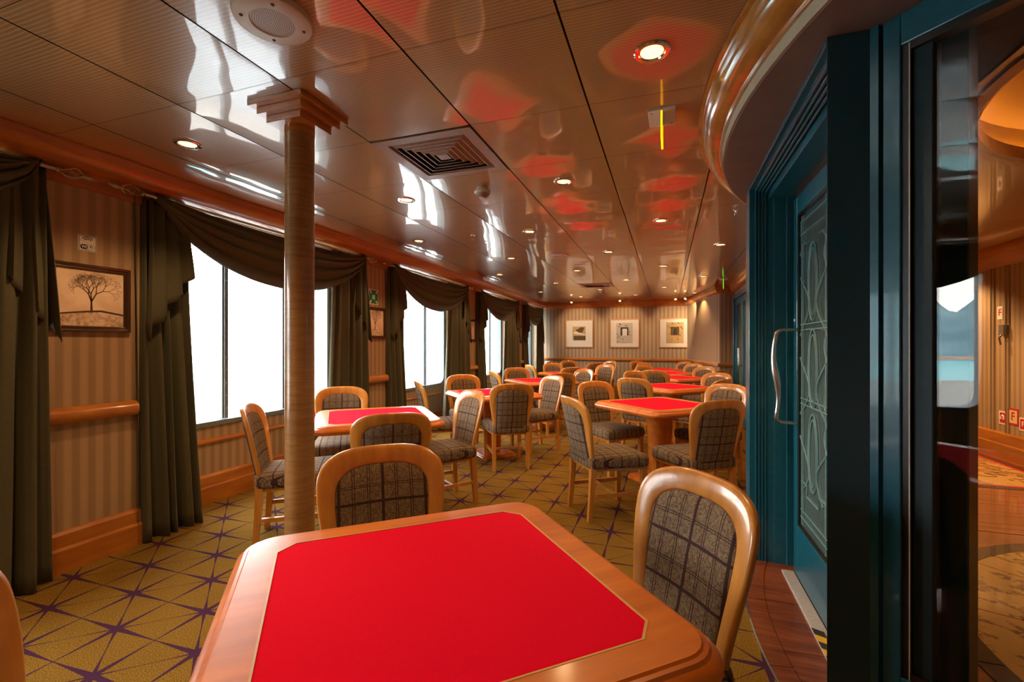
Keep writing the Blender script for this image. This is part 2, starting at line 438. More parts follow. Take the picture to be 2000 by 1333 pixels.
# ------------------------------------------------------------------ left wall: hull plating with rounded openings, piers, recesses
wl = MB()
ZS, ZH = .655, 2.13
def opening_wall(mb, X0, X1, y0, y1, z0, z1, oy0, oy1, oz0, oz1, r):
    inn = rrect((oy0+oy1)/2, (oz0+oz1)/2, (oy1-oy0)/2, (oz1-oz0)/2, r)
    outp = []
    cs = [(y1,z1),(y0,z1),(y0,z0),(y1,z0)]
    for k in range(4): outp += [cs[k]]*7
    n = len(inn)
    for X, flip in ((X0, 0), (X1, 1)):
        vs = [(X,a,b) for a,b in inn] + [(X,a,b) for a,b in outp]
        fs = []
        for i in range(n):
            j = (i+1) % n
            fs.append((i, j, n+j, n+i) if outp[i] != outp[j] else (i, j, n+i))
        mb.add(vs, fs)
    mb.add([(X0,a,b) for a,b in inn] + [(X1,a,b) for a,b in inn], [(i,(i+1)%n,n+(i+1)%n,n+i) for i in range(n)])
GL = []
for a, b in WINS:
    g0, g1 = a + .17, min(b - .04, a + 2.06)
    GL.append((g0, g1))
    opening_wall(wl, XR, XG-.05, a, b, 0, CEIL+.05, g0, g1, ZS, ZH, .14)
for a, b in PIERS: wl.box(XG-.05, XP, a, b, 0, CEIL+.02)
wl.box(XG-.05, XR, BACK-.1, PIERS[0][0], 0, CEIL+.05)
struct(wl.build('wall_left', 'wallpaper'), 'striped wallpaper window wall with projecting piers')
for i, (g0, g1) in enumerate(GL):
    w = thing('window_%d' % i, 'ship window', None, (XG, 0, 0)); del w['label']
    struct(w, ['window before the wireless sign', 'three-pane window behind the wooden pillar', 'second window past the pillar', 'third window past the pillar', 'last window beside the picture wall'][i])
    m1, m2 = WINS[i][0] + .86, WINS[i][0] + 1.51
    n = len(rrect(0,0,1,1,.1)); cy, cz = (g0+g1)/2, (ZS+ZH)/2
    fr = []
    for x, ins in ((.095, -.03), (.10, -.025), (.10, .012), (.02, .018), (-.03, .018)):
        fr.append([(x, a, b) for a, b in rrect(cy, cz, (g1-g0)/2-ins, (ZH-ZS)/2-ins, .14-ins*.5)])
    MB().loft(fr, True, False).build('frame', 'grey_alu', w, True)
    ys = [g0] + [q for q in (m1, m2) if q < g1-.1] + [g1]
    for q in ys[1:-1]:
        mu = MB().box(-.01, .045, q-.024, q+.024, ZS+.01, ZH-.01).box(.045, .058, q-.010, q+.024, ZS+.01, ZH-.01).build('mullion', 'grey_alu', w, bevel=.003)
        bl = MB()
        for z in range(12): bl.lathe([(.0001,.004),(.005,.003),(.006,0)], 8)
        bo = MB()
        for z in range(12):
            zz = ZS + .1 + .11*z; bo.add([(.058, q+.007-.005, zz-.005), (.058, q+.007+.005, zz-.005), (.062, q+.007+.003, zz), (.058, q+.007+.005, zz+.005), (.058, q+.007-.005, zz+.005)], [(0,1,2),(1,3,2),(3,4,2),(4,0,2)])
        bo.build('bolts', 'steel', mu)
    for q, (a, b) in enumerate(zip(ys[:-1], ys[1:])):
        MB().box(.012, .018, a+.012, b-.012, ZS+.012, ZH-.012).build('pane', 'clear_glass', w)
    pl = bpy.data.lights.new('window_portal', 'AREA'); pl.shape = 'RECTANGLE'; pl.size = ZH-ZS; pl.size_y = g1-g0
    pl.cycles.is_portal = True
    po = bpy.data.objects.new('window_portal', pl); COL.objects.link(po); po.location = (XG-.07, cy, cz); po.rotation_euler = (0, -pi/2, 0)

# baseboards, rails, strips
def extr(prof, y0, y1):             # profile in (X,Z) swept along Y
    return MB().loft([[(x, y0, z) for x, z in prof], [(x, y1, z) for x, z in prof]])
bp = lambda x: [(x, 0), (x+.035, 0), (x+.035, .13), (x+.03, .14), (x+.022, .143), (x+.022, .215), (x+.012, .232), (x, .235)]
bb = MB()
for a, b in PIERS:
    for q in (extr(bp(XP), a-.02, b+.022),): bb.add(q.v, q.f)
for a, b in WINS:
    q = extr(bp(XR), a, b); bb.add(q.v, q.f)
struct(bb.build('baseboard_left', 'baseboard_wood', bevel=0), 'stepped orange wood baseboard along the window wall')
rail = lambda x: [(x, .845), (x+.035, .85), (x+.055, .87), (x+.06, .895), (x+.052, .922), (x+.03, .938), (x, .94)]
for i, (a, b) in enumerate(PIERS):
    struct(extr(rail(XP), a-.03, b-.055).build('trim_%d' % (i+1), 'rail_wood', smooth=True, angle=50), 'wooden chair rail block on a window pier')
for i, (a, b) in enumerate(WINS):
    struct(extr([(XR, .485), (XR+.02, .49), (XR+.025, .505), (XR+.02, .52), (XR, .525)], a, b).build('trim_%d' % (i+6), 'rail_wood', smooth=True), 'slim wooden strip under a window')
# crown moulding
cp = [(XP-.02, CEIL), (-3.085, CEIL), (-3.085, CEIL-.012)] + [(XP + .008 + .185*cos(t), CEIL-.014-.115*sin(t)) for t in [pi/2*k/9 for k in range(10)]] + [(XP+.006, CEIL-.142), (XP-.02, CEIL-.142)]
struct(extr(cp, BACK, FAR).build('trim_11', 'crown_wood', smooth=True, angle=40), 'rounded reddish wood crown moulding over the windows')
struct(MB().box(XG, XP-.02, BACK, FAR, CEIL-.01, CEIL+.014).build('trim_12', 'white_paint'), 'pale recess soffit behind the crown moulding')
# ------------------------------------------------------------------ far wall, end walls, right walls
struct(MB().box(-3.75, .62, FAR, FAR+.1, 0, CEIL+.05).build('wall_far', 'wallpaper_far'), 'striped wallpaper wall hung with three pictures')
struct(MB().box(-3.75, 1.5, BACK-.12, BACK, 0, CEIL+.05).build('wall_back', 'wallpaper_far'), 'striped wallpaper end wall')
RP = [(.47, FAR), (.94, 9.46), (1.22, 9.55), (1.19, 4.35)]
def wall_path(pts, z0, z1, t):
    mb = MB()
    for (ax, ay), (bx, by) in zip(pts[:-1], pts[1:]):
        d = Vector((bx-ax, by-ay)).normalized(); nrm = Vector((-d.y, d.x))*t
        mb.prism([(ax, ay), (bx, by), (bx+nrm.x, by+nrm.y), (ax+nrm.x, ay+nrm.y)], z0, z1)
    return mb
struct(wall_path(RP[:3], 0, CEIL+.05, .1).build('wall_right', 'wallpaper_far'), 'striped wallpaper return wall beside the far teal doors')
struct(wall_path([(1.22, 9.56), (1.205, 9.30)], 0, CEIL+.05, .1).prism([(1.20, 7.55), (1.30, 7.55), (1.29, 4.3), (1.19, 4.3)], 0, CEIL+.05).prism([(1.20, 9.3), (1.30, 9.3), (1.30, 7.55), (1.20, 7.55)], 2.2, CEIL+.05)
       .prism([(.50, 3.18), (.60, 3.10), (1.29, 4.28), (1.19, 4.36)], 0, CEIL+.05).build('wall_right_inner', 'wallpaper'), 'wall between the card room and the lobby')
def sweep(pts, prof):               # profile (inward offset, z) along a plan path, mitred, room on the right-hand side
    loops = []
    P = [Vector(q) for q in pts]
    for i, q in enumerate(P):
        ds = []
        if i: ds.append((P[i]-P[i-1]).normalized())
        if i < len(P)-1: ds.append((P[i+1]-P[i]).normalized())
        ns = [Vector((d.y, -d.x)) for d in ds]; nn = sum(ns, Vector((0,0))).normalized(); k = 1/max(.3, nn.dot(ns[0]))
        loops.append([(q.x+nn.x*o*k, q.y+nn.y*o*k, z) for o, z in prof])
    return MB().loft(loops)
path = [(-3.2, FAR)] + RP
crp = [(0, CEIL)] + [(.12 - .115*(1-cos(pi/2*k/7)) , CEIL-.002-.14*sin(pi/2*k/7)) for k in range(8)] + [(0, CEIL-.15)]
struct(sweep(path, crp).build('trim_13', 'crown_wood', smooth=True, angle=40), 'orange crown moulding round the far end')
struct(sweep(path[:4], [(0, .88), (.03, .885), (.045, .90), (.045, .935), (.03, .95), (0, .952)]).build('trim_14', 'rail_wood', smooth=True), 'orange chair rail along the picture wall')
struct(sweep(path, [(0, 0), (.03, 0), (.03, .14), (.018, .145), (.018, .22), (0, .235)]).build('baseboard_far', 'baseboard_wood'), 'orange baseboard round the far end')

# teal double door on the right far wall
fd = thing('door_2', 'x', None, (1.20, 8.42, 0)); struct(fd, 'tall teal glazed double door beyond the second row of tables')
rect = lambda mb, x0, x1, y0, y1, z0, z1, w: mb.box(x0,x1,y0,y0+w,z0,z1).box(x0,x1,y1-w,y1,z0,z1).box(x0,x1,y0+w,y1-w,z1-w,z1).box(x0,x1,y0+w,y1-w,z0,z0+w)
rect(MB(), -.05, .05, -.86, .87, 0, 2.2, .07).build('door_frame', 'teal_paint', fd, bevel=.004)
for a, b in ((-.785, .0), (.005, .795)):
    dl_ = rect(MB(), -.02, .03, a, b, .01, 2.12, .11).build('door_leaf', 'teal_paint', fd, bevel=.004)
    MB().box(0, .006, a+.105, b-.105, .115, 2.015).build('pane', 'etched_glass', dl_)
    yy_ = b-.06 if a < -.1 else a+.06
    MB().tube([(-.02, yy_, .95), (-.07, yy_, .96), (-.07, yy_, 1.24), (-.02, yy_, 1.25)], .009).build('handle', 'steel', dl_, True)

# ------------------------------------------------------------------ dropped round soffit with wooden ring
A0, A1 = pi-1.15, pi+1.35
def ring(prof, n=72):
    return MB().loft([[(C[0]+r*cos(A0+(A1-A0)*k/n), C[1]+r*sin(A0+(A1-A0)*k/n), z) for r, z in prof] for k in range(n+1)])
ZSO = 2.258
struct(ring([(2.05, ZSO), (2.545, ZSO), (2.548, ZSO+.003), (2.548, CEIL+.012), (2.05, CEIL+.012)]).build('ceiling_soffit', 'soffit_paint', smooth=True), 'brown dropped soffit over the teal portal')
struct(ring([(2.549, ZSO+.001), (2.556, ZSO), (2.556, ZSO+.05), (2.549, ZSO+.05)]).build('trim_15', 'cream_paint', smooth=True), 'cream band round the dropped soffit')
rpf = [(2.552, ZSO+.046), (2.568, ZSO+.044), (2.570, ZSO+.054)] + [(2.572+.085*sin(t)**1.0, ZSO+.056+.088*(1-cos(t))) for t in [pi/2*k/10 for k in range(11)]] + [(2.664, CEIL-.016), (2.672, CEIL-.014), (2.672, CEIL-.002), (2.552, CEIL-.002)]
struct(ring(rpf).build('trim_16', 'ring_wood', smooth=True, angle=40), 'polished curved wooden cornice ring round the soffit')

# ------------------------------------------------------------------ teal portal
pt = thing('door_1', 'x', None, (0, 0, 0)); struct(pt, 'teal portal with a ribbed frame and an etched glass door')
Y1 = 3.07; Y0 = 1.70; ZT = ZSO
jam = MB().prism([(.47, Y1), (.60, Y1), (.60, Y1-.012), (.665, Y1-.012), (.665, Y1-.02), (.72, Y1-.02), (.72, Y1+.12), (.47, Y1+.12)], 0, ZT)
jam.build('jamb', 'teal_paint', pt, bevel=.003)
MB().box(.47, .60, Y0-.04, Y1, ZT-.02, ZT).box(.57, .72, Y0-.04, Y1-.01, ZT-.09, ZT-.0205).build('header', 'teal_paint', pt, bevel=.003)
for k in range(4):                                  # ribs on jamb and header
    x = .500 + .017*k
    MB().box(x, x+.010, Y1-.011, Y1+.001, 0, ZT-.03-.008*k).build('rib', 'teal_paint', pt, bevel=.003)
    MB().box(x, x+.010, Y0-.04, Y1-.001, ZT-.034-.006*k, ZT-.019).build('rib', 'teal_paint', pt, bevel=.003)
MB().prism([(.47, 1.655), (.589, 1.655), (.64, 1.715), (.489, 1.715)], 0, ZT).build('post', 'teal_dark', pt, bevel=.002)
# door leaf
dy0, dy1, dx = 1.62, 2.965, .70
dlf = MB()
for a, b, c_, d in ((dy0, dy0+.10, .02, 2.12), (dy1-.07, dy1, .02, 2.12), (dy0+.10, dy1-.07, .02, .30), (dy0+.10, dy1-.07, 2.02, 2.12)):
    dlf.box(dx-.02, dx+.025, a, b, c_, d)
dlo = dlf.build('door_leaf', 'teal_paint', pt, bevel=.004)
bd = MB(); rect(bd, dx-.012, dx+.016, dy0+.098, dy1-.068, .298, 2.022, .014); bd.build('glazing_bead', 'frame_black', dlo)
MB().box(dx-.001, dx+.005, dy0+.11, dy1-.08, .31, 2.01).build('pane', 'etched_glass', dlo)
tr = MB()
def strip(pts, r=.0055): tr.tube([(dx-.004, a, b) for a, b in pts], r, 5)
for cx in (2.22, 2.66):
    for cz in (.75, 1.18, 1.62):
        for rx, rz in ((.055, .17), (.075, .20)):
            strip([(cx+rx*cos(t*pi/10), cz+rz*sin(t*pi/10)) for t in range(21)])
        strip([(cx-.16+.10*sin(t/16*2*pi), cz-.22+.44*t/16) for t in range(17)]); strip([(cx+.16-.10*sin(t/16*2*pi), cz-.22+.44*t/16) for t in range(17)])
    strip([(cx-.2, .42), (cx-.2, .56), (cx-.1, .56), (cx-.1, .50), (cx+.1, .50), (cx+.1, .56), (cx+.2, .56), (cx+.2, .42)])
    strip([(cx-.2, 1.96), (cx-.2, 1.84), (cx-.1, 1.84), (cx-.1, 1.90), (cx+.1, 1.90), (cx+.1, 1.84), (cx+.2, 1.84), (cx+.2, 1.96)])
for z in (.36, .40, .98, 1.01, 1.38, 1.41, 1.90, 1.97): strip([(dy0+.115, z), (dy1-.085, z)], .004)
for y in (1.78, 1.82, 2.42, 2.46, 2.83, 2.86): strip([(y, .32), (y, 2.0)], .004)
tr.build('etched_tracery', 'etch_white', dlo, True)
for sgn in (-1, 1):
    X = dx - .02 if sgn < 0 else dx + .025
    hp = [(X, 2.905, 1.385)] + [(X + sgn*.085*min(1, t/3), 2.905, 1.385) for t in (1.5, 2.6)] + [(X+sgn*.095, 2.905, 1.372)]
    zs = [1.36 - .47*t/14 for t in range(15)]
    hp += [(X+sgn*(.10 + .012*sin(t/14*2*pi)), 2.905, z) for t, z in enumerate(zs)] + [(X+sgn*.095, 2.905, .878), (X+sgn*.075, 2.905, .866), (X+sgn*.03, 2.905, .865), (X, 2.905, .865)]
    MB().tube(hp, lambda t: .010 + .008*math.exp(-((t-.5)/.13)**2), 10).build('handle', 'steel', dlo, True)
MB().box(dx-.0212, dx-.0204, 2.922, 2.958, 1.41, 1.45).build('sticker', 'sign_blue', dlo)
MB().box(dx-.0216, dx-.0208, 2.924, 2.956, 1.432, 1.446).build('sticker', 'sign_white', dlo)
# glass side screen, turned 50 degrees
T = Vector((0.6959, -0.7181)); NO = Vector((-0.7181, -0.6959))
gs_ = thing('glass_screen', 'tall teal framed glass screen joined to the portal post, lobby visible behind it', 'glass screen', (0, 0, 0))
O = Vector((.594, 1.650))
def sp(mb, s0, s1, d0, d1, z0, z1):
    q = [O + T*s0 + NO*d0, O + T*s1 + NO*d0, O + T*s1 + NO*d1, O + T*s0 + NO*d1]
    return mb.prism([tuple(w) for w in q], z0, z1)
LG = 1.25
sp(MB(), -.012, .010, -.05, .006, .0, ZT).build('stile_lip', 'teal_paint', gs_)
sp(MB(), .018, .062, -.06, .0, .0, ZT).build('stile', 'teal_paint', gs_, bevel=.003)
sp(MB(), LG, LG+.06, -.06, .0, .0, ZT).build('stile', 'teal_paint', gs_, bevel=.003)
sp(MB(), .062, LG, -.06, .0, 2.165, ZT).build('head_rail', 'teal_paint', gs_, bevel=.003)
sp(MB(), .062, LG, -.06, .0, .0, .34).build('bottom_rail', 'teal_paint', gs_, bevel=.003)
sp(sp(sp(sp(MB(), .062, .080, -.05, -.008, .34, 2.165), LG-.02, LG, -.05, -.008, .34, 2.165), .08, LG-.02, -.05, -.008, 2.145, 2.165), .08, LG-.02, -.05, -.008, .34, .36).build('gasket', 'frame_black', gs_)
sp(MB(), .079, .081, -.012, -.0072, .34, 2.165).build('sealant', 'white_paint', gs_)
sp(MB(), .080, .128, -.060, -.022, .34, 2.165).build('inner_bead', 'frame_teal', gs_, bevel=.003)
sp(MB(), .127, LG-.02, -.040, -.034, .36, 2.145).build('pane', 'lobby_glass', gs_)
sp(MB(), .05, .100, -.20, -.062, .0, ZT).build('inner_jamb', 'frame_black', gs_)
sp(MB(), .095, .160, -.20, -.14, .0, ZT).build('inner_post', 'teal_dark', gs_, bevel=.003)
struct(MB().prism([tuple(O+T*1.31), tuple(O+T*1.31+Vector((.1,0))), (1.54, BACK), (1.44, BACK)], 0, CEIL+.05).build('wall_right_near', 'wallpaper'), 'wallpaper wall beyond the glass screen')

# ------------------------------------------------------------------ lobby shell
lc = MB(); n = 48
hole = [(C[0]+1.55*cos(2*pi*k/n), C[1]+1.55*sin(2*pi*k/n)) for k in range(n)]
def to_rect(a):
    x0, x1, y0, y1 = 1.262, 4.5, -.4, 8.9; dx_, dy_ = cos(a), sin(a); t = 1e9
    if dx_ > 1e-6: t = min(t, (x1-C[0])/dx_)
    if dx_ < -1e-6: t = min(t, (x0-C[0])/dx_)
    if dy_ > 1e-6: t = min(t, (y1-C[1])/dy_)
    if dy_ < -1e-6: t = min(t, (y0-C[1])/dy_)
    return (C[0]+dx_*t, C[1]+dy_*t)
X0, X1, YA, YB = 1.262, 3.75, -.4, 8.9
angs = sorted([2*pi*k/n for k in range(n)] + [atan2(b-C[1], a-C[0]) % (2*pi) for a in (X0, X1) for b in (YA, YB)])
def to_rect(a):
    dx_, dy_ = cos(a), sin(a); t = 1e9
    if abs(dx_) > 1e-6: t = min(t, ((X1 if dx_ > 0 else X0)-C[0])/dx_)
    if abs(dy_) > 1e-6: t = min(t, ((YB if dy_ > 0 else YA)-C[1])/dy_)
    return (C[0]+dx_*t, C[1]+dy_*t)
RD = 1.50
lc.loft([[(*to_rect(a), CEIL) for a in angs], [(C[0]+RD*cos(a), C[1]+RD*sin(a), CEIL) for a in angs]], True, False)
struct(lc.build('ceiling_lobby', 'ceiling_laminate'), 'brown laminate lobby ceiling round the dome')
struct(MB().lathe([(RD, 0), (RD+.02, -.012), (RD-.03, -.014), (RD-.05, .0), (RD-.05, .07), (RD-.035, .08), (RD-.03, .01), (RD, 0)], 64, (*C, CEIL)).build('trim_17', 'crown_wood', smooth=True), 'dark rim moulding of the lobby dome')
struct(MB().lathe([(RD+.0, .0), (RD+.02, .22), (RD-.1, .30), (RD-.35, .40), (RD-.8, .48), (.02, .50)], 64, (*C, CEIL)).build('ceiling_dome', 'dome_paint', smooth=True), 'shallow yellow painted dome over the lobby')
cv = tag(MB().lathe([(RD-.02+.012*cos(t*pi/4), .045+.012*sin(t*pi/4)) for t in range(9)], 64, (*C, CEIL)).build('cove_light', 'cove_glow', smooth=True), 'warm cove light tube hidden behind the dome rim', 'light')
struct(MB().box(3.64, 3.74, -.4, 8.95, 0, CEIL+.02).build('wall_lobby', 'wallpaper'), 'striped wallpaper wall on the far side of the lobby')
struct(MB().box(1.2, 3.75, 8.9, 9.0, 0, CEIL+.02).box(1.44, 3.75, -.5, -.4, 0, CEIL+.02).build('wall_lobby_ends', 'wallpaper'), 'end walls of the lobby')
q = MB().loft([[(3.64-o, y, z) for o, z in ((0,0),(.03,0),(.03,.16),(.02,.17),(.02,.28),(0,.30))] for y in (-.4, 8.9)])
struct(q.build('baseboard_lobby', 'baseboard_wood'), 'tall orange baseboard across the lobby')
q = MB().loft([[(3.64-o, y, z) for o, z in ((0,CEIL),(.16,CEIL),(.15,CEIL-.05),(.08,CEIL-.12),(.02,CEIL-.2),(0,CEIL-.22))] for y in (-.4, 8.9)])
struct(q.build('trim_18', 'crown_wood', smooth=True), 'crown moulding across the lobby')
for k, y in enumerate((6.64, 6.69, 6.885, 6.94)):
    struct(MB().box(3.632, 3.645, y-.008, y+.008, .30, 2.2).build('trim_%d' % (19+k), 'steel'), 'slim bright panel joint strip on the lobby wall')
# unseen roof slab and outer walls, added to shut out leaking sunlight
struct(MB().box(-3.75, 3.85, BACK-.15, FAR+.15, 2.98, 3.06).box(3.75, 3.85, BACK-.15, FAR+.15, 0, 2.98).box(-3.75, 3.85, FAR+.1, FAR+.15, 0, 2.98).box(-3.75, 3.85, BACK-.15, BACK-.12, 0, 2.98).box(-3.75, -3.71, BACK-.15, FAR+.15, CEIL+.05, 2.98).build('ceiling_sun_block', 'white_paint'), 'unseen slab and outer walls added to block stray sunlight')

# ------------------------------------------------------------------ outside: promenade, rail, sea, hills
struct(MB().box(-6.3, -3.72, -30, 40, -.1, -.02).build('floor_promenade', 'deck_paint'), 'pale promenade deck outside the windows')
bw = thing('bulwark', 'white steel bulwark with a brown cap rail outside the windows', 'bulwark', (-6.2, 5, 0))
MB().box(-.06, 0, -35, 35, -.02, .78).build('plating', 'white_paint', bw)
MB().box(-.09, .05, -35, 35, 1.08, 1.13).build('cap_rail', 'cap_paint', bw)
for k in range(24): MB().box(-.05, -.01, -34.5+3*k, -34.46+3*k, .78, 1.08).build('stanchion', 'white_paint', bw)
struct(MB().add([(-6.4, -4000, -14), (-6.4, 4000, -14), (-4000, 4000, -14), (-4000, -4000, -14)], [(0,1,2,3)]).build('ground_sea', 'sea_water'), 'turquoise sea beside the ship')
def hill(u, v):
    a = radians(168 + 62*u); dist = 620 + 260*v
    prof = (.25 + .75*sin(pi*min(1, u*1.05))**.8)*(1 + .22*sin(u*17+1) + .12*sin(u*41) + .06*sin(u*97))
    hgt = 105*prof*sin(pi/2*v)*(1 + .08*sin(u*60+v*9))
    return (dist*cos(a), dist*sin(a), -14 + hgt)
struct(MB().grid(hill, 120, 14).build('ground_hills', 'hazy_forest', smooth=True, angle=60), 'forested hills across the water')

# ------------------------------------------------------------------ wooden pillar
pi_ = thing('pillar', 'round bird-eye wood pillar with a stepped square capital', 'pillar', (-1.665, 1.735, 0))
MB().lathe([(.066, 0), (.066, 2.30)], 40).build('shaft', 'pillar_wood', pi_, True)
MB().lathe([(.0665, 2.30), (.0672, 2.303), (.067, 2.335)], 40).build('collar', 'rail_wood', pi_, True)
for k, (hw, z0, z1) in enumerate(((.155, 2.397, 2.42), (.128, 2.366, 2.3965), (.10, 2.333, 2.3655))):
    MB().box(-hw, hw, -hw, hw, z0, z1).build('capital_step', 'rail_wood', pi_, bevel=.002)

# ------------------------------------------------------------------ card tables
def rsq(h, r, z, n=6): return [(x, y, z) for x, y in rrect(0, 0, h, h, r, n)]
def octo(h, c_, z, n=6):
    cs = [((h, h-c_), (h-c_, h)), ((-h+c_, h), (-h, h-c_)), ((-h, -h+c_), (-h+c_, -h)), ((h-c_, -h), (h, -h+c_))]
    return [(a[0]+(b[0]-a[0])*j/n, a[1]+(b[1]-a[1])*j/n, z) for a, b in cs for j in range(n+1)]
TZ = .74; HS = .465
tab = {}
lp = [rsq(HS-.05, .06, TZ-.062), rsq(HS-.012, .085, TZ-.060), rsq(HS-.003, .09, TZ-.050), rsq(HS, .092, TZ-.036), rsq(HS-.004, .09, TZ-.024), rsq(HS-.012, .086, TZ-.016),
      rsq(HS-.018, .082, TZ-.013), rsq(HS-.022, .08, TZ-.006), rsq(HS-.030, .075, TZ-.0045), rsq(HS-.034, .072, TZ), octo(.362, .045, TZ), octo(.362, .045, TZ-.004)]
tab['wood'] = MB().loft(lp, True, False).mesh('wooden_top', 'table_wood', True, 30)
tab['under'] = MB().loft([rsq(HS-.045, .06, TZ-.064), rsq(HS-.045, .06, TZ-.052)]).mesh('underside', 'table_wood')
tab['felt'] = MB().loft([octo(.3575, .044, TZ-.03), octo(.3575, .044, TZ-.0012), octo(.352, .043, TZ-.0005)]).mesh('felt', 'red_felt')
tab['inlay'] = MB().loft([octo(.3576, .0442, TZ-.01), octo(.3576, .0442, TZ+.0006), octo(.362, .045, TZ+.0006), octo(.362, .045, TZ-.01)], True, False).mesh('inlay', 'inlay_line')
tab['col'] = MB().lathe([(.088, .052), (.092, .06), (.097, .10), (.122, .62), (.128, .655), (.15, .662), (.15, .680)], 36).mesh('column', 'table_wood', True)
tab['base'] = MB().loft([rsq(.215, .02, 0), rsq(.215, .02, .02), rsq(.208, .02, .026), rsq(.208, .02, .036), rsq(.196, .02, .044), rsq(.10, .02, .053)]).mesh('base_plate', 'table_wood', True, 25)
def table(x, y, deg, label):
    t = thing('card_table', label, 'table', (x, y, 0), radians(deg), 'red card tables')
    for k, nme in (('wood', 'wooden_top'), ('under', 'underside'), ('felt', 'felt'), ('inlay', 'inlay'), ('col', 'column'), ('base', 'base_plate')): put(nme, tab[k], t)
    return t
TABLES = dict(T1=(-0.5175, 0.96, 41.6), T2=(-2.2, 3.1, 40), T3=(-1.96, 5.04, 44), T4=(-1.91, 7.02, 44), T5=(-1.9, 9.05, 45), T6=(-1.86, 10.78, 45), R1=(-0.07, 4.58, 44), R2=(0.05, 6.55, 46), R3=(0.15, 8.36, 45), R4=(0.02, 9.7, 45), R5=(-0.13, 10.98, 45))
TLAB = dict(T1='big red felt card table between the wooden pillar and the teal portal', T2='red felt card table beside the window, just past the wooden pillar',
            T3='second red felt card table of the window row past the pillar', T4='third red felt card table of the window row past the pillar',
            T5='fourth red felt card table of the window row past the pillar', T6='last red felt card table of the window row, by the picture wall',
            R1='first red felt card table of the inner row, past the teal portal', R2='second red felt card table of the inner row',
            R3='third red felt card table of the inner row', R4='fourth red felt card table of the inner row', R5='last red felt card table of the inner row, under the pictures')
for k, (x, y, a) in TABLES.items(): table(x, y, a, TLAB[k])

# ------------------------------------------------------------------ chairs
def back_y(x, z):
    t = (z-.44)/.465
    return -.205 - .085*t - .02*t*t + .042*(x/.225)**2
def outline(hw_b, hw_t, zb, zt, rtop, inset=0, n=14):
    """right half up from the bottom, over the arch, down the left"""
    pts = []
    for k in range(8):                      # side
        t = k/8; z = zb + (zt - rtop - zb)*t
        w = hw_b + (hw_t-hw_b)*(t*t*(3-2*t)); pts.append((w, z))
    for k in range(n+1):                    # superellipse arch
        a = pi/2*k/n; pts.append((hw_t*cos(a)**.62 if k < n else 0.0, zt - rtop + rtop*sin(a)**.80))
    return pts + [(-w, z) for w, z in pts[-2::-1]]
def frame_loops():
    o = outline(.190, .234, .43, .908, .125); i = outline(.146, .170, .43, .842, .105)
    L = []
    for t, dy in ((0, -.010), (.10, -.014), (.80, -.014), (.95, -.011), (1, -.004), (1, .004), (.95, .011), (.80, .015), (.10, .015), (0, .011)):
        L.append([(a[0]*(1-t)+b[0]*t, back_y(a[0]*(1-t)+b[0]*t, a[1]*(1-t)+b[1]*t)+dy, a[1]*(1-t)+b[1]*t) for a, b in zip(i, o)])
    return L
ch = {}
fl_ = frame_loops(); mb = MB(); nn = len(fl_[0])
for a, b in [(q, (q+1) % 10) for q in range(10)]:
    mb.add(fl_[a] + fl_[b], [(k, k+1, nn+k+1, nn+k) for k in range(nn-1)])
for e in (0, nn-1): mb.add([fl_[q][e] for q in range(10)], [tuple(range(10))])
bmw = mb.mesh('back_frame', 'chair_wood', True, 60)
bm = bmesh.new(); bm.from_mesh(bmw); bmesh.ops.remove_doubles(bm, verts=bm.verts, dist=.0004); bmesh.ops.recalc_face_normals(bm, faces=bm.faces)
for e in bm.edges: e.smooth = True
bm.to_mesh(bmw); bm.free(); ch['back_frame'] = bmw
def pad(zb, hwb, front):
    pts = outline(hwb, .172, zb, .845, .107)
    m_ = len(pts); rows = []
    for s_ in (1.0, .985, .93, .8, .55, .25):
        bul = (.004, .012, .018, .022, .024, .025)[(1.0, .985, .93, .8, .55, .25).index(s_)]
        l = []
        for x, z in pts:
            zc = (zb+.80)/2; X = x*s_; Z = zc + (z-zc)*s_
            l.append((X, back_y(X, Z) + (bul if front else -bul), Z))
        rows.append(l)
    zc = (zb+.80)/2
    mbb = MB().loft(rows, True, False); k0 = (len(rows)-1)*m_
    mbb.add([(0, back_y(0, zc)+(.025 if front else -.025), zc)], []); cidx = len(mbb.v)-1
    mbb.f += [(k0+k, k0+(k+1) % m_, cidx) for k in range(m_)]
    return mbb.mesh('front_pad' if front else 'rear_pad', 'plaid_back', True, 50)
ch['front_pad'] = pad(.45, .150, True); ch['rear_pad'] = pad(.375, .172, False)
def seat_loop(s_, z, bul=0):
    out_ = []
    for x, y in rrect(0, 0, .5, .5, .09, 5):
        hw = .205 + .035*(y+.5); out_.append((x*2*hw*s_, .028 + y*.485*s_, z + bul))
    return out_
ch['seat'] = MB().loft([seat_loop(.93, .385), seat_loop(.985, .392), seat_loop(1, .41), seat_loop(1, .445), seat_loop(.985, .462), seat_loop(.93, .474), seat_loop(.7, .482), seat_loop(.35, .486)]).mesh('seat', 'plaid_seat', True, 50)
ch['seat_rail'] = MB().loft([seat_loop(.90, .365), seat_loop(.90, .386)]).mesh('seat_rail', 'chair_wood')
def leg(x, y, rear):
    L = []
    for z in ((.0, .12, .25, .36, .45) if rear else (.0, .15, .39)):
        h = .0145 + .0055*min(1, z/.36)
        yo = (-.03*(1-z/.45)**1.5 if rear else 0.0)
        yc = (back_y(x, max(z, .43)) + .0 if rear else y) + yo
        L.append([(x+a*h, yc+b*h*1.1, z) for a, b in ((1,1),(-1,1),(-1,-1),(1,-1))])
    return MB().loft(L).mesh('leg', 'chair_wood')
LEGS = [leg(.178, 0, 1), leg(-.178, 0, 1), leg(.195, .235, 0), leg(-.195, .235, 0)]
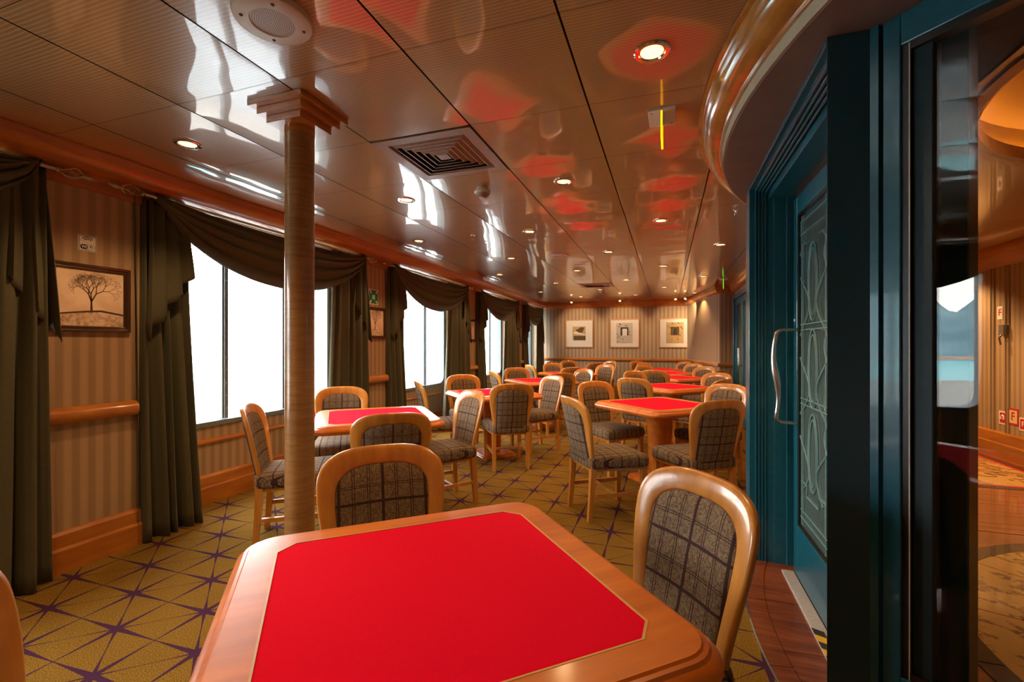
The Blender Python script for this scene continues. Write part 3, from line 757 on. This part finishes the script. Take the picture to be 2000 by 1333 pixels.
ST = [MB().box(s_*.186-.009, s_*.186+.009, -.20, .235, .168, .196).mesh('stretcher', 'chair_wood') for s_ in (1, -1)] + [MB().box(-.182, .182, .0, .02, .172, .193).mesh('stretcher', 'chair_wood')]
def chair(x, y, deg, label):
    """x,y: where the top of the backrest stands; deg: heading of the sitter, 0 = +Y, counter-clockwise"""
    a = radians(deg); oy = -.305
    t = thing('card_chair', label, 'chair', (x + oy*sin(a), y - oy*cos(a), 0), a, 'plaid card room chairs')
    for k in ('back_frame', 'front_pad', 'rear_pad', 'seat', 'seat_rail'): put(k, ch[k], t)
    for l in LEGS: put('leg', l, t)
    for l in ST: put('stretcher', l, t)
# heading: SE 225, SW 135, NW 45, NE 315
CH = [  # table, side, x, y, heading
 ('T1', 'nw', -1.061, 1.522, 222), ('T1', 'ne', 0.115, 1.5, 130), ('T1', 'sw', -1.225, 0.335, 308), ('T2', 'nw', -2.9, 3.544, 218),
 ('T2', 'se', -1.493, 2.26, 40), ('T2', 'sw', -2.659, 2.292, 306), ('T2', 'ne', -1.565, 3.62, 143), ('T3', 'nw', -2.59, 5.532, 222),
 ('T3', 'se', -1.476, 4.378, 32), ('T3', 'sw', -2.586, 4.344, 308), ('T3', 'ne', -1.358, 5.72, 142), ('T4', 'nw', -2.507, 7.562, 215),
 ('T4', 'sw', -2.466, 6.294, 310), ('T4', 'se', -1.394, 6.27, 35), ('T4', 'ne', -1.26, 7.498, 142), ('T5', 'nw', -2.384, 9.706, 215),
 ('T5', 'sw', -2.6, 8.601, 312), ('T5', 'se', -1.56, 7.95, 40), ('T5', 'ne', -1.15, 9.31, 150), ('T6', 'nw', -2.4, 11.47, 215),
 ('T6', 'sw', -2.63, 10.34, 312), ('T6', 'se', -1.465, 10.097, 40), ('T6', 'ne', -1.3, 11.49, 140), ('R1', 'sw', -0.722, 3.43, 305),
 ('R1', 'nw', -0.771, 4.978, 225), ('R1', 'se', 0.388, 3.567, 35), ('R1', 'ne', 0.6, 5.06, 140), ('R2', 'sw', -0.402, 5.6, 335),
 ('R2', 'nw', -0.5, 7.12, 228), ('R2', 'ne', 0.696, 7.037, 142), ('R2', 'se', 0.645, 5.75, 55), ('R3', 'sw', -0.205, 7.45, 345),
 ('R3', 'nw', -0.45, 8.95, 228), ('R3', 'ne', 0.675, 8.971, 142), ('R3', 'se', 0.82, 7.75, 55), ('R4', 'nw', -0.507, 10.287, 228),
 ('R4', 'ne', 0.56, 10.3, 142), ('R5', 'nw', -0.73, 11.6, 225), ('R5', 'ne', 0.42, 11.59, 135)]
TN = dict(T1='big table beside the teal portal', T2='table just past the pillar', T3='second window-row table', T4='third window-row table', T5='fourth window-row table', T6='last window-row table',
          R1='first inner-row table', R2='second inner-row table', R3='third inner-row table', R4='fourth inner-row table', R5='last inner-row table')
SN = {'nw': 'window side, toward picture wall', 'sw': 'window side, away from picture wall', 'ne': 'teal-door side, toward picture wall', 'se': 'teal-door side, away from picture wall'}
for tk, sd, x, y, hd in CH: chair(x, y, hd, 'plaid chair at %s, %s' % (TN[tk], SN[sd]))

# ------------------------------------------------------------------ curtains, swags, cascades, poles
def pleat(fn, nu, nv): return MB().grid(fn, nu, nv)
WN = ['the window before the wireless sign', 'the window behind the pillar', 'the second window past the pillar', 'the third window past the pillar', 'the last window by the pictures']
def curtain(ya, yb, flare, seed, side, i):
    rnd = random.Random(seed); ph = rnd.uniform(0, 6); nf = 5.5
    def fn(u, v):                               # v 0 top .. 1 hem
        w0, w1 = (yb-ya)*.80, (yb-ya)
        wid = w0 + (w1-w0)*v**1.3
        y = (ya + wid*u*(1 + flare*v)) if side == 'a' else (yb - wid*(1-u)*(1 + flare*v))
        amp = .022 + .024*v
        x = (-3.245 if side == 'a' else -3.17) + amp*sin(2*pi*nf*u + ph + .6*v*sin(3*u+ph)) + .012*sin(2*pi*nf*2.3*u+ph*2)*v
        x -= .03*(1-v)
        return (x, y + .012*sin(2*pi*nf*u*.5+v*2), 2.27 - 2.262*v)
    c = pleat(fn, 90, 24).build('curtain', 'curtain_cloth', smooth=True, angle=80)
    m_ = c.modifiers.new('cloth', 'SOLIDIFY'); m_.thickness = .004
    tag(c, 'long olive curtain on %s, %s' % (WN[i], 'far edge' if side == 'b' else 'pillar edge'), 'curtain', 'olive window curtains')
def cascade(y_in, y_out, seed, i, side):
    """zig-zag folded tail, long at the outer edge"""
    N = 6; pts = []; sg = 1 if y_out > y_in else -1
    wid = abs(y_out-y_in)
    for k in range(N+1):
        t = k/N
        pts.append((y_in + sg*wid*(t + (.07 if k % 2 else -.05)), -3.145 - (.055 if k % 2 else 0) - .02*t, .50 + .46*t))
    def fn(u, v):
        s_ = u*N; k = min(int(s_), N-1); f = s_-k; g = f*f*(3-2*f)
        a, b = pts[k], pts[k+1]
        ln = a[2] + (b[2]-a[2])*f
        y = a[0] + (b[0]-a[0])*g; x = a[1] + (b[1]-a[1])*g
        yc = (y_in+y_out)/2
        yy = yc + (y-yc)*(.72 + .42*v)
        return (x - .045*(1-v)**2 + .012*v*(1 if k % 2 else -1), yy, 2.275 - ln*v)
    c = pleat(fn, 48, 14).build('cascade', 'curtain_cloth', smooth=True, angle=70)
    m_ = c.modifiers.new('cloth', 'SOLIDIFY'); m_.thickness = .004
    tag(c, 'folded olive curtain tail on %s, %s' % (WN[i], side), 'curtain tail', 'olive curtain tails')
def swag(ya, yb, i):
    def fn(u, v):
        w = (4*u*(1-u)); cat = w**.62
        depth = .03 + .40*v**.9 + .0*u
        top = .045*cat
        z = 2.275 - top - (depth*cat)*(.35+.65*v) + .01*(1-cat)
        z = min(z, 2.285)
        fold = sin(v*2*pi*4.5 + 1.2*sin(u*pi*1.0)) * (.020*(1-.45*cat)+.006)
        x = -3.20 + .085*sin(pi*(.15+.75*v))*cat**.7 + fold*(.35+.65*v)
        y = ya + (yb-ya)*(u + .012*sin(v*9)*(1-w))
        return (x, y, z + .012*sin(v*2*pi*4.5+1)*(1-.5*cat))
    c = pleat(fn, 44, 54).build('swag', 'curtain_cloth', smooth=True, angle=80)
    m_ = c.modifiers.new('cloth', 'SOLIDIFY'); m_.thickness = .004
    tag(c, 'draped olive swag hanging across the top of %s' % WN[i], 'swag', 'olive window swags')
def finial(parent, y, sg):
    X, Z = -3.19, 2.272
    MB().lathe([(.0001, 0), (.016, .0), (.020, .008), (.014, .018), (.0001, .02)], 14).xf(Matrix.Translation((X, y, Z)) @ Matrix.Rotation(-sg*pi/2, 4, 'X')).build('finial_collar', 'wire_metal', parent, True)
    mb = MB()
    for a0 in (0, pi/2, pi, 3*pi/2):
        mb.tube([(X + .036*sin(pi*t/16)*cos(a0+1.4*t/16), y + sg*(.015+.12*t/16), Z + .036*sin(pi*t/16)*sin(a0+1.4*t/16)) for t in range(17)], .0028, 5)
    mb.tube([(X + .03*(1-t/22)*cos(t*.55), y + sg*(.03+.07*t/22), Z + .03*(1-t/22)*sin(t*.55)) for t in range(23)], .0022, 5)
    mb.build('finial_scroll', 'wire_metal', parent, True)
    MB().loft([[(X+.008*a, y+sg*.115, Z+.008*b) for a, b in ((1,0),(0,1),(-1,0),(0,-1))], [(X+.020*a, y+sg*.16, Z+.014*b) for a, b in ((1,0),(0,1),(-1,0),(0,-1))], [(X+.002*a, y+sg*.20, Z+.002*b) for a, b in ((1,0),(0,1),(-1,0),(0,-1))]]).build('finial_tip', 'crystal', parent)
for i, (a, b) in enumerate(WINS):
    last = i == 4
    ca = a - .01; cb = (b + .16) if not last else FAR - .12
    curtain(ca - .05, ca + .40, .02, 10+i, 'a', i); curtain(cb - (.68, .70, 1.0, 1.15, .75)[i], cb, .04, 30+i, 'b', i)
    cascade(ca + .24, ca - .02, 50+i, i, 'pillar edge'); cascade(cb - .24, cb + .03, 70+i, i, 'far edge')
    swag(ca + .05, cb - .06, i)
    pb = b + .18 if not last else FAR - .14
    po = thing('curtain_pole', 'metal curtain pole with scroll finials over %s' % WN[i], 'curtain pole', (0, 0, 0), 0, 'curtain poles')
    MB().tube([(-3.19, a-.05, 2.272), (-3.19, pb, 2.272)], .012, 10).build('rod', 'wire_metal', po, True)
    finial(po, a-.05, -1)
    if not last: finial(po, pb, 1)
    for y in (a+.04, pb-.1): MB().box(-3.29, -3.185, y-.008, y+.008, 2.262, 2.282).build('bracket', 'wire_metal', po)
for k, (a, b) in enumerate(PIERS):
    struct(MB().box(XP-.001, XP+.012, a, b, 2.225, 2.28).build('trim_%d' % (30+k), 'crown_wood'), 'narrow wooden pole board on a pier')

# ------------------------------------------------------------------ pictures on piers
def tree_lines(seed, spread, depth, l0):
    rnd = random.Random(seed); segs = []
    def grow(x, y, a, l, w, d):
        x2, y2 = x + l*sin(a), y + l*cos(a); segs.append((x, y, x2, y2, w))
        if d == 0: return
        for s_ in ((-1, 1) if d < depth else (-1, 0, 1)):
            grow(x2, y2, a + s_*spread*rnd.uniform(.6, 1.2) + rnd.uniform(-.12, .12), l*rnd.uniform(.66, .84), max(w*.68, .0012), d-1)
    grow(0, 0, 0, l0, .013, depth); return segs
def picture(y, z, hw, hh, label, kind, seed):
    p_ = thing('framed_picture', label, 'picture', (XP, y, z), 0, 'sepia tree pictures on the piers')
    fw = .034
    def bar(pts):           # profile swept round the rectangle
        pass
    prof = [(0, .0), (.022, .0), (.026, .006), (.022, .014), (.016, .020), (.018, .028), (.012, fw), (0, fw)]
    loops = [[(d + .002, s_[0]*(hw-o), s_[1]*(hh-o)) for d, o in prof] for s_ in ((1,1),(-1,1),(-1,-1),(1,-1))]
    loops.append(loops[0])
    MB().loft(loops, True, False).build('frame', 'dark_frame_wood', p_)
    iw, ih = hw-fw+.002, hh-fw+.002
    MB().box(.003, .008, -iw, iw, -ih, ih).build('print', 'sepia_paper', p_)
    g = MB(); n_ = 24
    top = [(-iw + 2*iw*k/n_, -ih + ih*(.42 + .12*sin(2.6*k/n_) + .015*sin(k*2.1))) for k in range(n_+1)]
    g.add([(.0084, a, -ih) for a, b in top] + [(.0084, a, b) for a, b in top], [(k, k+1, n_+2+k, n_+1+k) for k in range(n_)])
    g.build('printed_ground', 'sepia_ground', p_)
    tmb = MB()
    segs = tree_lines(seed, .50 if kind == 'broad' else .40, 8 if kind == 'broad' else 7, .055 if kind == 'broad' else .10)
    xs = sorted(abs(s_[2]) for s_ in segs); mh = max(s_[3] for s_ in segs); kx = min(iw*.80/xs[int(len(xs)*.93)], iw*.96/xs[-1]); kz = (ih*1.62 if kind == 'broad' else ih*1.75)/mh
    b0 = -ih + ih*.50
    for x1, y1, x2, y2, w in segs:
        d = Vector((x2*kx-x1*kx, y2*kz-y1*kz)); 
        if d.length < 1e-5: continue
        e = Vector((-d.y, d.x)).normalized()*w*.5
        A, B = Vector((x1*kx, b0 + y1*kz*.9)), Vector((x2*kx, b0 + y2*kz*.9))
        tmb.add([(.0088, *(A+e)), (.0088, *(A-e)), (.0088, *(B-e*.7)), (.0088, *(B+e*.7))], [(0,1,2,3)])
    if kind == 'broad':
        tmb.add([(.0087, -iw, -ih*.62), (.0087, -.02, -ih*.5), (.0087, .05, -ih*.47), (.0087, iw, -ih*.58), (.0087, iw, -ih*.52), (.0087, .05, -ih*.40), (.0087, -.02, -ih*.44), (.0087, -iw, -ih*.57)], [(0,1,6,7),(1,2,5,6),(2,3,4,5)])
    tmb.build('printed_tree', 'sepia_ink', p_)
picture(1.772, 1.578, .203, .200, 'dark framed sepia picture of a broad bare tree below the wireless sign', 'broad', 3)
picture(4.575, 1.56, .20, .185, 'dark framed sepia picture of a slender tree below the green sign', 'slim', 5)
picture(7.36, 1.56, .19, .19, 'dark framed sepia picture of a bare tree between second and third windows', 'slim', 8)
picture(10.14, 1.56, .19, .19, 'dark framed sepia picture of a bare tree on the last pier', 'slim', 11)
picture(-1.0, 1.57, .2, .2, 'dark framed sepia picture on the pier before the first window', 'slim', 13)
MX = Matrix(((0, 0, 1, 0), (1, 0, 0, 0), (0, 1, 0, 0), (0, 0, 0, 1)))    # text x -> +Y, y -> +Z, facing +X
def tput(parent, name, body, size, mat, loc, bold=0, M=MX):
    o = put(name, text_mesh(body, size, mat, name, bold), parent); o.matrix_local = Matrix.Translation(loc) @ M; return o
ws = thing('wifi_sign', 'small white wireless sign above the broad tree picture', 'sign', (XP, 1.756, 1.905))
hw = .047
MB().box(.0005, .003, -hw, hw, -hw, hw).build('plate', 'sign_white', ws)
bl = MB(); rect_ = MB()
for a, b, c_, d in ((-hw+.003, hw-.003, hw-.006, hw-.003), (-hw+.003, hw-.003, -hw+.003, -hw+.006), (-hw+.003, -hw+.006, -hw+.003, hw-.003), (hw-.006, hw-.003, -hw+.003, hw-.003)):
    bl.box(.003, .0036, a, b, c_, d)
for r in (.012+.011, .012+.022):
    bl.tube([(.0034, r*sin(t), .004 + r*cos(t)) for t in [-.85 + 1.7*k/12 for k in range(13)]], .0022, 5)
bl.lathe([(.0001, .0008), (.0045, .0006), (.0045, 0)], 14).build('printed_lines', 'plate_black', ws)
MB().loft([[(.003, x, z) for x, z in rrect(-.0165, -.021, .0185, .0125, .011)], [(.0036, x, z) for x, z in rrect(-.0165, -.021, .0185, .0125, .011)]]).build('printed_badge', 'plate_black', ws)
MB().tube([(.0032, x, z) for x, z in rrect(.0, -.021, .036, .0135, .0125)], .0012, 5, True).build('printed_outline', 'plate_black', ws)
tput(ws, 'lettering', 'Wi', .023, 'sign_white', (.0036, -.0165, -.021), .0005); tput(ws, 'lettering', 'Fi', .023, 'plate_black', (.0031, .0175, -.021), .0005)
dot = bpy.data.objects.get('printed_lines')
gsn = thing('muster_sign', 'green and white assembly station sign above the slender tree picture', 'sign', (XP, 4.555, 1.865))
MB().box(.0005, .003, -.095, .095, -.088, .088).build('plate', 'sign_white', gsn)
MB().box(.003, .0036, -.087, .087, -.080, .080).build('field', 'sign_green', gsn)
aw = MB()
for a in (1, -1):
    for b in (1, -1):
        tip = Vector((a*.040, b*.040)); d = Vector((a, b)).normalized(); e = Vector((-d.y, d.x))
        P = [tip, tip+d*.022+e*.017, tip+d*.022+e*.007, tip+d*.052+e*.007, tip+d*.052-e*.007, tip+d*.022-e*.007, tip+d*.022-e*.017]
        aw.add([(.0040, q.x, q.y) for q in P], [tuple(range(7))])
for k in (-1, 0, 1):
    aw.add([(.0040, k*.018 + .0075*cos(t*pi/5), .018 + .0075*sin(t*pi/5)) for t in range(10)], [tuple(range(10))])
    aw.add([(.0040, k*.018-.0075, .008), (.0040, k*.018+.0075, .008), (.0040, k*.018+.005, -.03), (.0040, k*.018-.005, -.03)], [(0,1,2,3)])
aw.build('printed_symbol', 'sign_white', gsn)

# ------------------------------------------------------------------ three pictures on the far wall
def art(x, label, kind, sc):
    p_ = thing('framed_print', label, 'picture', (x, FAR, 1.60), 0, 'prints on the far wall')
    h = .372; fw = .022
    f = MB()
    for a, b, c_, d in ((-h, h, h-fw, h), (-h, h, -h, -h+fw), (-h, -h+fw, -h+fw, h-fw), (h-fw, h, -h+fw, h-fw)): f.box(a, b, -.03, -.001, c_, d)
    f.build('frame', 'light_frame_wood', p_)
    MB().box(-h+fw, h-fw, -.014, -.004, -h+fw, h-fw).build('mat_board', 'mat_board', p_)
    Q = lambda x0, x1, z0, z1, m_, nme, y=-.0146: MB().box(x0, x1, y-.0006, y, z0, z1).build(nme, m_, p_)
    if kind == 0:
        Q(-.18, .17, -.18, .19, 'print_tan', 'print_sheet'); Q(-.15, .17, -.18, -.06, 'print_brown', 'print_patch', -.0154)
        MB().prism([(-.10, .09), (.0, .02), (.09, .03), (.14, .16), (.04, .17)], .0, .0006).xf(Matrix.Translation((0, -.0156, 0)) @ Matrix.Rotation(pi/2, 4, 'X')).build('print_shape', 'print_brown', p_)
        MB().prism([(-.16, .0), (.15, -.05), (.15, -.02), (-.12, .06)], 0, .0006).xf(Matrix.Translation((0, -.0160, 0)) @ Matrix.Rotation(pi/2, 4, 'X')).build('print_shape', 'mat_board', p_)
    else:
        paper, dark, mid = (('print_grey', 'print_black', 'mat_board'), ('print_tan', 'print_brown', 'print_black'))[kind-1]
        Q(-.205, .205, -.26, .265, paper, 'print_sheet'); Q(-.10, .10, -.06, .155, dark, 'print_window', -.0154)
        Q(-.055 if kind == 1 else -.03, .065 if kind == 1 else .04, -.06, .115, mid, 'print_figure', -.0162)
        rnd = random.Random(kind); mk = MB()
        for k in range(26):
            a, b = rnd.uniform(-.185, .185), rnd.uniform(-.24, .245)
            if abs(a) < .12 and -.09 < b < .18: continue
            s_ = rnd.uniform(.006, .018); mk.box(a-s_, a+s_*.6, -.0160, -.0154, b-s_*.5, b+s_)
        mk.build('print_marks', dark, p_)
        if kind == 2: MB().lathe([(.0001, .0006), (.03, .0005), (.03, 0)], 14).xf(Matrix.Translation((-.03, -.0156, -.15)) @ Matrix.Rotation(pi/2, 4, 'X')).build('print_spot', 'print_ochre', p_)
    MB().box(-h+fw, h-fw, -.022, -.019, -h+fw, h-fw).build('glazing', 'clear_glass', p_)
art(-2.222, 'square wood framed print with a brown book shape, nearest the window corner', 0, 1)
art(-1.044, 'square wood framed grey print hanging in the middle of the picture wall', 1, 1)
art(.184, 'square wood framed ochre print with a dark tower on the picture wall', 2, 1)

# ------------------------------------------------------------------ ceiling fittings
def new_spot(parent, loc, w, size=125, col=(1, .60, .27)):
    l = bpy.data.lights.new('bulb', 'SPOT'); l.energy = w; l.spot_size = radians(size); l.spot_blend = .55; l.shadow_soft_size = .035; l.color = col
    o = bpy.data.objects.new('bulb', l); COL.objects.link(o); o.location = loc; o.parent = parent
dlm = dict(ring=MB().lathe([(.047, -.001), (.050, -.007), (.062, -.008), (.068, -.004), (.068, .0)], 32).mesh('trim_ring', 'chrome', True),
           dish=MB().lathe([(.048, -.002), (.042, -.0012), (.034, -.0008)], 28).mesh('reflector', 'reflector', True),
           lens=MB().lathe([(.043, -.0022), (.02, -.0045), (.0005, -.005)], 24).mesh('lens', 'lamp_glow', True))
def downlight(x, y, w=SPOT_W, z=CEIL-.001, lab='lit recessed downlight with a chrome ring in the glossy ceiling'):
    t = thing('downlight', lab, 'ceiling light', (x, y, z), 0, 'recessed downlights')
    put('trim_ring', dlm['ring'], t); put('reflector', dlm['dish'], t); put('lens', dlm['lens'], t)
    new_spot(t, (0, 0, -.03), w)
cols = [-2.525, -1.905, -1.285, -.67, -.055, .56]
for r in range(8):
    y = 1.815 + 1.245*r
    for c_ in ((0, 2, 4) if r % 2 == 0 else (1, 3, 5)):
        if r == 0 and c_ == 2: continue
        if r == 1 and c_ == 5: continue
        downlight(cols[c_], y)
for x, y in ((-2.525, -.68), (-1.285, -.68), (-1.905, .57)): downlight(x, y)
for x, y in ((3.1, 4.75), (2.3, 6.4), (3.1, 7.4)): downlight(x, y, 150, CEIL-.001, 'added recessed downlight that lights the lobby')  # downlights added to brighten the lobby behind the glass
# square air vents
def vent(x, y, label):
    t = thing('air_vent', label, 'air vent', (x, y, CEIL), 0, 'square ceiling vents')
    R = lambda mb, a, b, z0, z1: mb.loft([[(s_*a, q*a, z0) for s_, q in ((1,1),(-1,1),(-1,-1),(1,-1))], [(s_*b, q*b, z1) for s_, q in ((1,1),(-1,1),(-1,-1),(1,-1))]], True, False)
    pl = MB(); R(pl, .298, .298, .004, -.004); R(pl, .298, .235, -.004, -.004); R(pl, .235, .232, -.004, .012); pl.build('face_plate', 'vent_metal', t)
    MB().box(-.236, .236, -.236, .236, .011, .0125).build('backing', 'vent_dark', t)
    for k in range(5):
        a = .205 - .038*k
        lv = MB(); R(lv, a, a+.022, -.006, .010); R(lv, a-.005, a, -.006, -.006); R(lv, a-.005, a+.016, -.006, .010); lv.build('louvre', 'vent_metal', t)
    MB().box(-.035, .035, -.035, .035, -.002, .010).build('centre_plate', 'vent_metal', t)
vent(-1.2555, 2.435, 'square brown louvred ceiling vent beside the smoke detector, past the pillar'); vent(-1.2555, 8.635, 'square brown louvred ceiling vent over the far end of the room')
def speaker(x, y, label, r=.125):
    t = thing('ceiling_speaker', label, 'speaker', (x, y, CEIL), 0, 'ceiling speakers')
    MB().lathe([(r, 0), (r, -.012), (r*.97, -.020), (r*.9, -.024), (r*.58, -.025), (r*.56, -.022)], 48).build('bezel', 'speaker_white', t, True)
    MB().lathe([(r*.57, -.0215), (.0005, -.0215)], 40).build('grille', 'speaker_white', t)
    h_ = MB()
    for rr in range(1, 10):
        nn_ = 6*rr
        for k in range(nn_):
            a = 2*pi*k/nn_; x_, y_ = r*.057*rr*cos(a), r*.057*rr*sin(a)
            h_.add([(x_+.0022*cos(q*pi/3), y_+.0022*sin(q*pi/3), -.0222) for q in range(6)], [tuple(range(6))])
    o = h_.build('grille_holes', 'plate_black', t); o['kind'] = 'stuff'
    for k in range(4):
        a = pi/4 + k*pi/2
        MB().lathe([(.0001, -.0285), (.005, -.0275), (.006, -.024)], 10, (r*.76*cos(a), r*.76*sin(a), 0)).build('screw', 'plate_black', t, True)
speaker(-1.27, 1.205, 'round white ceiling speaker with a perforated grille before the pillar')
speaker(-1.27, 5.52, 'round white ceiling speaker over the middle of the room')
def detector(x, y, label):
    t = thing('smoke_detector', label, 'smoke detector', (x, y, CEIL), 0, 'smoke detectors')
    MB().lathe([(.042, 0), (.042, -.016), (.056, -.022), (.060, -.034), (.052, -.046), (.040, -.058), (.024, -.072), (.018, -.078), (.001, -.078)], 32).build('housing', 'speaker_white', t, True)
    for k in range(28):
        a = 2*pi*k/28; u = Vector((cos(a), sin(a))); e = Vector((-u.y, u.x))*.0022
        MB().add([(*(u*.0525+e), -.0458), (*(u*.0525-e), -.0458), (*(u*.0275-e), -.0702), (*(u*.0275+e), -.0702)], [(0,1,2,3)]).build('slot', 'plate_black', t)
detector(-1.245, 3.0, 'white domed smoke detector beside the square vent near the pillar'); detector(-1.26, 9.45, 'white domed smoke detector at the far end of the ceiling')
def sprinkler(x, y):
    t = thing('sprinkler', 'small chrome sprinkler head hanging from the ceiling', 'sprinkler', (x, y, CEIL), 0, 'sprinkler heads')
    MB().lathe([(.024, 0), (.022, -.004), (.010, -.006), (.009, -.018), (.006, -.02), (.006, -.03)], 20).build('body', 'chrome', t, True)
    MB().tube([(.010, 0, -.018), (.014, 0, -.028), (.008, 0, -.042), (0, 0, -.045), (-.008, 0, -.042), (-.014, 0, -.028), (-.010, 0, -.018)], .002, 6).build('yoke', 'chrome', t, True)
    MB().lathe([(.0005, -.046), (.016, -.046), (.016, -.048), (.0005, -.048)], 16).build('deflector', 'chrome', t)
for x, y in ((-1.88, 4.27), (.54, 4.17), (.53, 8.03), (-1.88, 8.0)): sprinkler(x, y)
def edge_sign(x, y, rz, mat, label, L=.22, hgt=.14):
    t = thing('edge_lit_sign', label, 'sign', (x, y, CEIL), rz)
    MB().box(-.062, .062, -.085, .085, -.014, 0).build('mount_plate', 'white_paint', t, bevel=.003)
    for a in (1, -1): MB().lathe([(.0001, -.0152), (.004, -.0148), (.0045, -.014)], 8, (a*.045, a*.062, 0)).build('screw', 'plate_black', t)
    MB().box(-.0035, .0035, -L/2, L/2, -hgt, -.0142).build('acrylic_panel', 'amber_acrylic' if mat == 'amber_glow' else 'green_acrylic', t)
    for a in (1, -1): MB().box(-.0042, .0042, a*L/2-.002, a*L/2+.002, -hgt-.001, -.0142).build('lit_edge', mat, t)
    MB().box(-.0042, .0042, -L/2+.002, L/2-.002, -hgt-.003, -hgt-.0002).build('lit_edge', mat, t)
edge_sign(-.024, 2.34, -.012, 'amber_glow', 'white ceiling plate with a glowing amber sign panel seen edge-on', .16, .13)
edge_sign(.90, 8.45, -.108, 'green_glow', 'glowing green edge-lit sign panel near the far teal door', .16, .16)
def spotlamp(x, y, aim):
    t = thing('spotlight', 'small swivel spotlight on the ceiling before the picture wall', 'spotlight', (x, y, CEIL), 0, 'swivel spotlights')
    MB().lathe([(.03, 0), (.03, -.01), (.006, -.012), (.006, -.05)], 18).build('mount', 'chrome', t, True)
    MB().lathe([(.012, .03), (.024, .02), (.03, -.03), (.027, -.032)], 18).xf(Matrix.Translation((0, 0, -.065)) @ Matrix.Rotation(-.7, 4, 'X') @ Matrix.Rotation(aim, 4, 'Y')).build('head', 'chrome', t, True)
    MB().lathe([(.027, -.031), (.0005, -.033)], 18).xf(Matrix.Translation((0, 0, -.065)) @ Matrix.Rotation(-.7, 4, 'X') @ Matrix.Rotation(aim, 4, 'Y')).build('lens', 'lamp_glow', t)
    l = bpy.data.lights.new('bulb', 'SPOT'); l.energy = 52; l.spot_size = radians(70); l.spot_blend = .7; l.shadow_soft_size = .02; l.color = (1, .68, .38)
    o = bpy.data.objects.new('bulb', l); COL.objects.link(o); o.parent = t; o.location = (0, .06, -.10); o.rotation_euler = Vector((aim*.6, 1, -.55)).to_track_quat('-Z', 'Y').to_euler()
for x, aim in ((-2.2, 0), (-1.05, 0), (.18, 0), (.40, .5)): spotlamp(x, 10.95, aim)

# ------------------------------------------------------------------ lobby wall signs and fire point
MR = Matrix(((0, 0, -1, 0), (-1, 0, 0, 0), (0, 1, 0, 0), (0, 0, 0, 1)))  # facing -X
def wall_sign(y, z, hw, hh, outer, inner, txt, tcol, label, size):
    t = thing('fire_sign', label, 'sign', (3.64, y, z), 0)
    MB().box(-.004, -.0005, -hw, hw, -hh, hh).build('plate', outer, t)
    MB().box(-.0048, -.004, -hw*.74, hw*.74, -hh*.78, hh*.78).build('field', inner, t)
    if txt: tput(t, 'lettering', txt, size, tcol, (-.0056, 0, 0), .002, MR)
    else: MB().tube([(-.0052, .45*hw*cos(a)*(1-.04*k), .4*hh*sin(a)) for k, a in enumerate([-.6 + .5*q for q in range(10)])], .008, 6).build('printed_hose', 'sign_white', t)
wall_sign(6.79, 1.67, .045, .075, 'sign_white', 'sign_white', 'F', 'sign_red', 'small white sign with a red F above the call point', .11)
wall_sign(6.745, .465, .062, .075, 'sign_white', 'sign_red', '', None, 'red hose sign beside the big framed F sign', .1)
wall_sign(6.58, .50, .082, .092, 'sign_red', 'sign_cream', 'F', 'sign_red', 'cream F sign with a red border above the lobby baseboard', .13)
wall_sign(6.43, .44, .055, .07, 'sign_white', 'sign_red', 'F', 'sign_white', 'small red and white sign right of the framed F sign', .08)
cp_ = thing('call_point', 'small dark call point with a metal lever on the lobby wall', 'call point', (3.64, 6.70, 1.47))
MB().box(-.045, 0, -.045, .045, -.06, .06).build('housing', 'spot_black', cp_, bevel=.006)
MB().tube([(-.04, 0, -.06), (-.06, 0, -.09), (-.05, -.01, -.17)], .01, 8).build('lever', 'steel', cp_, True)
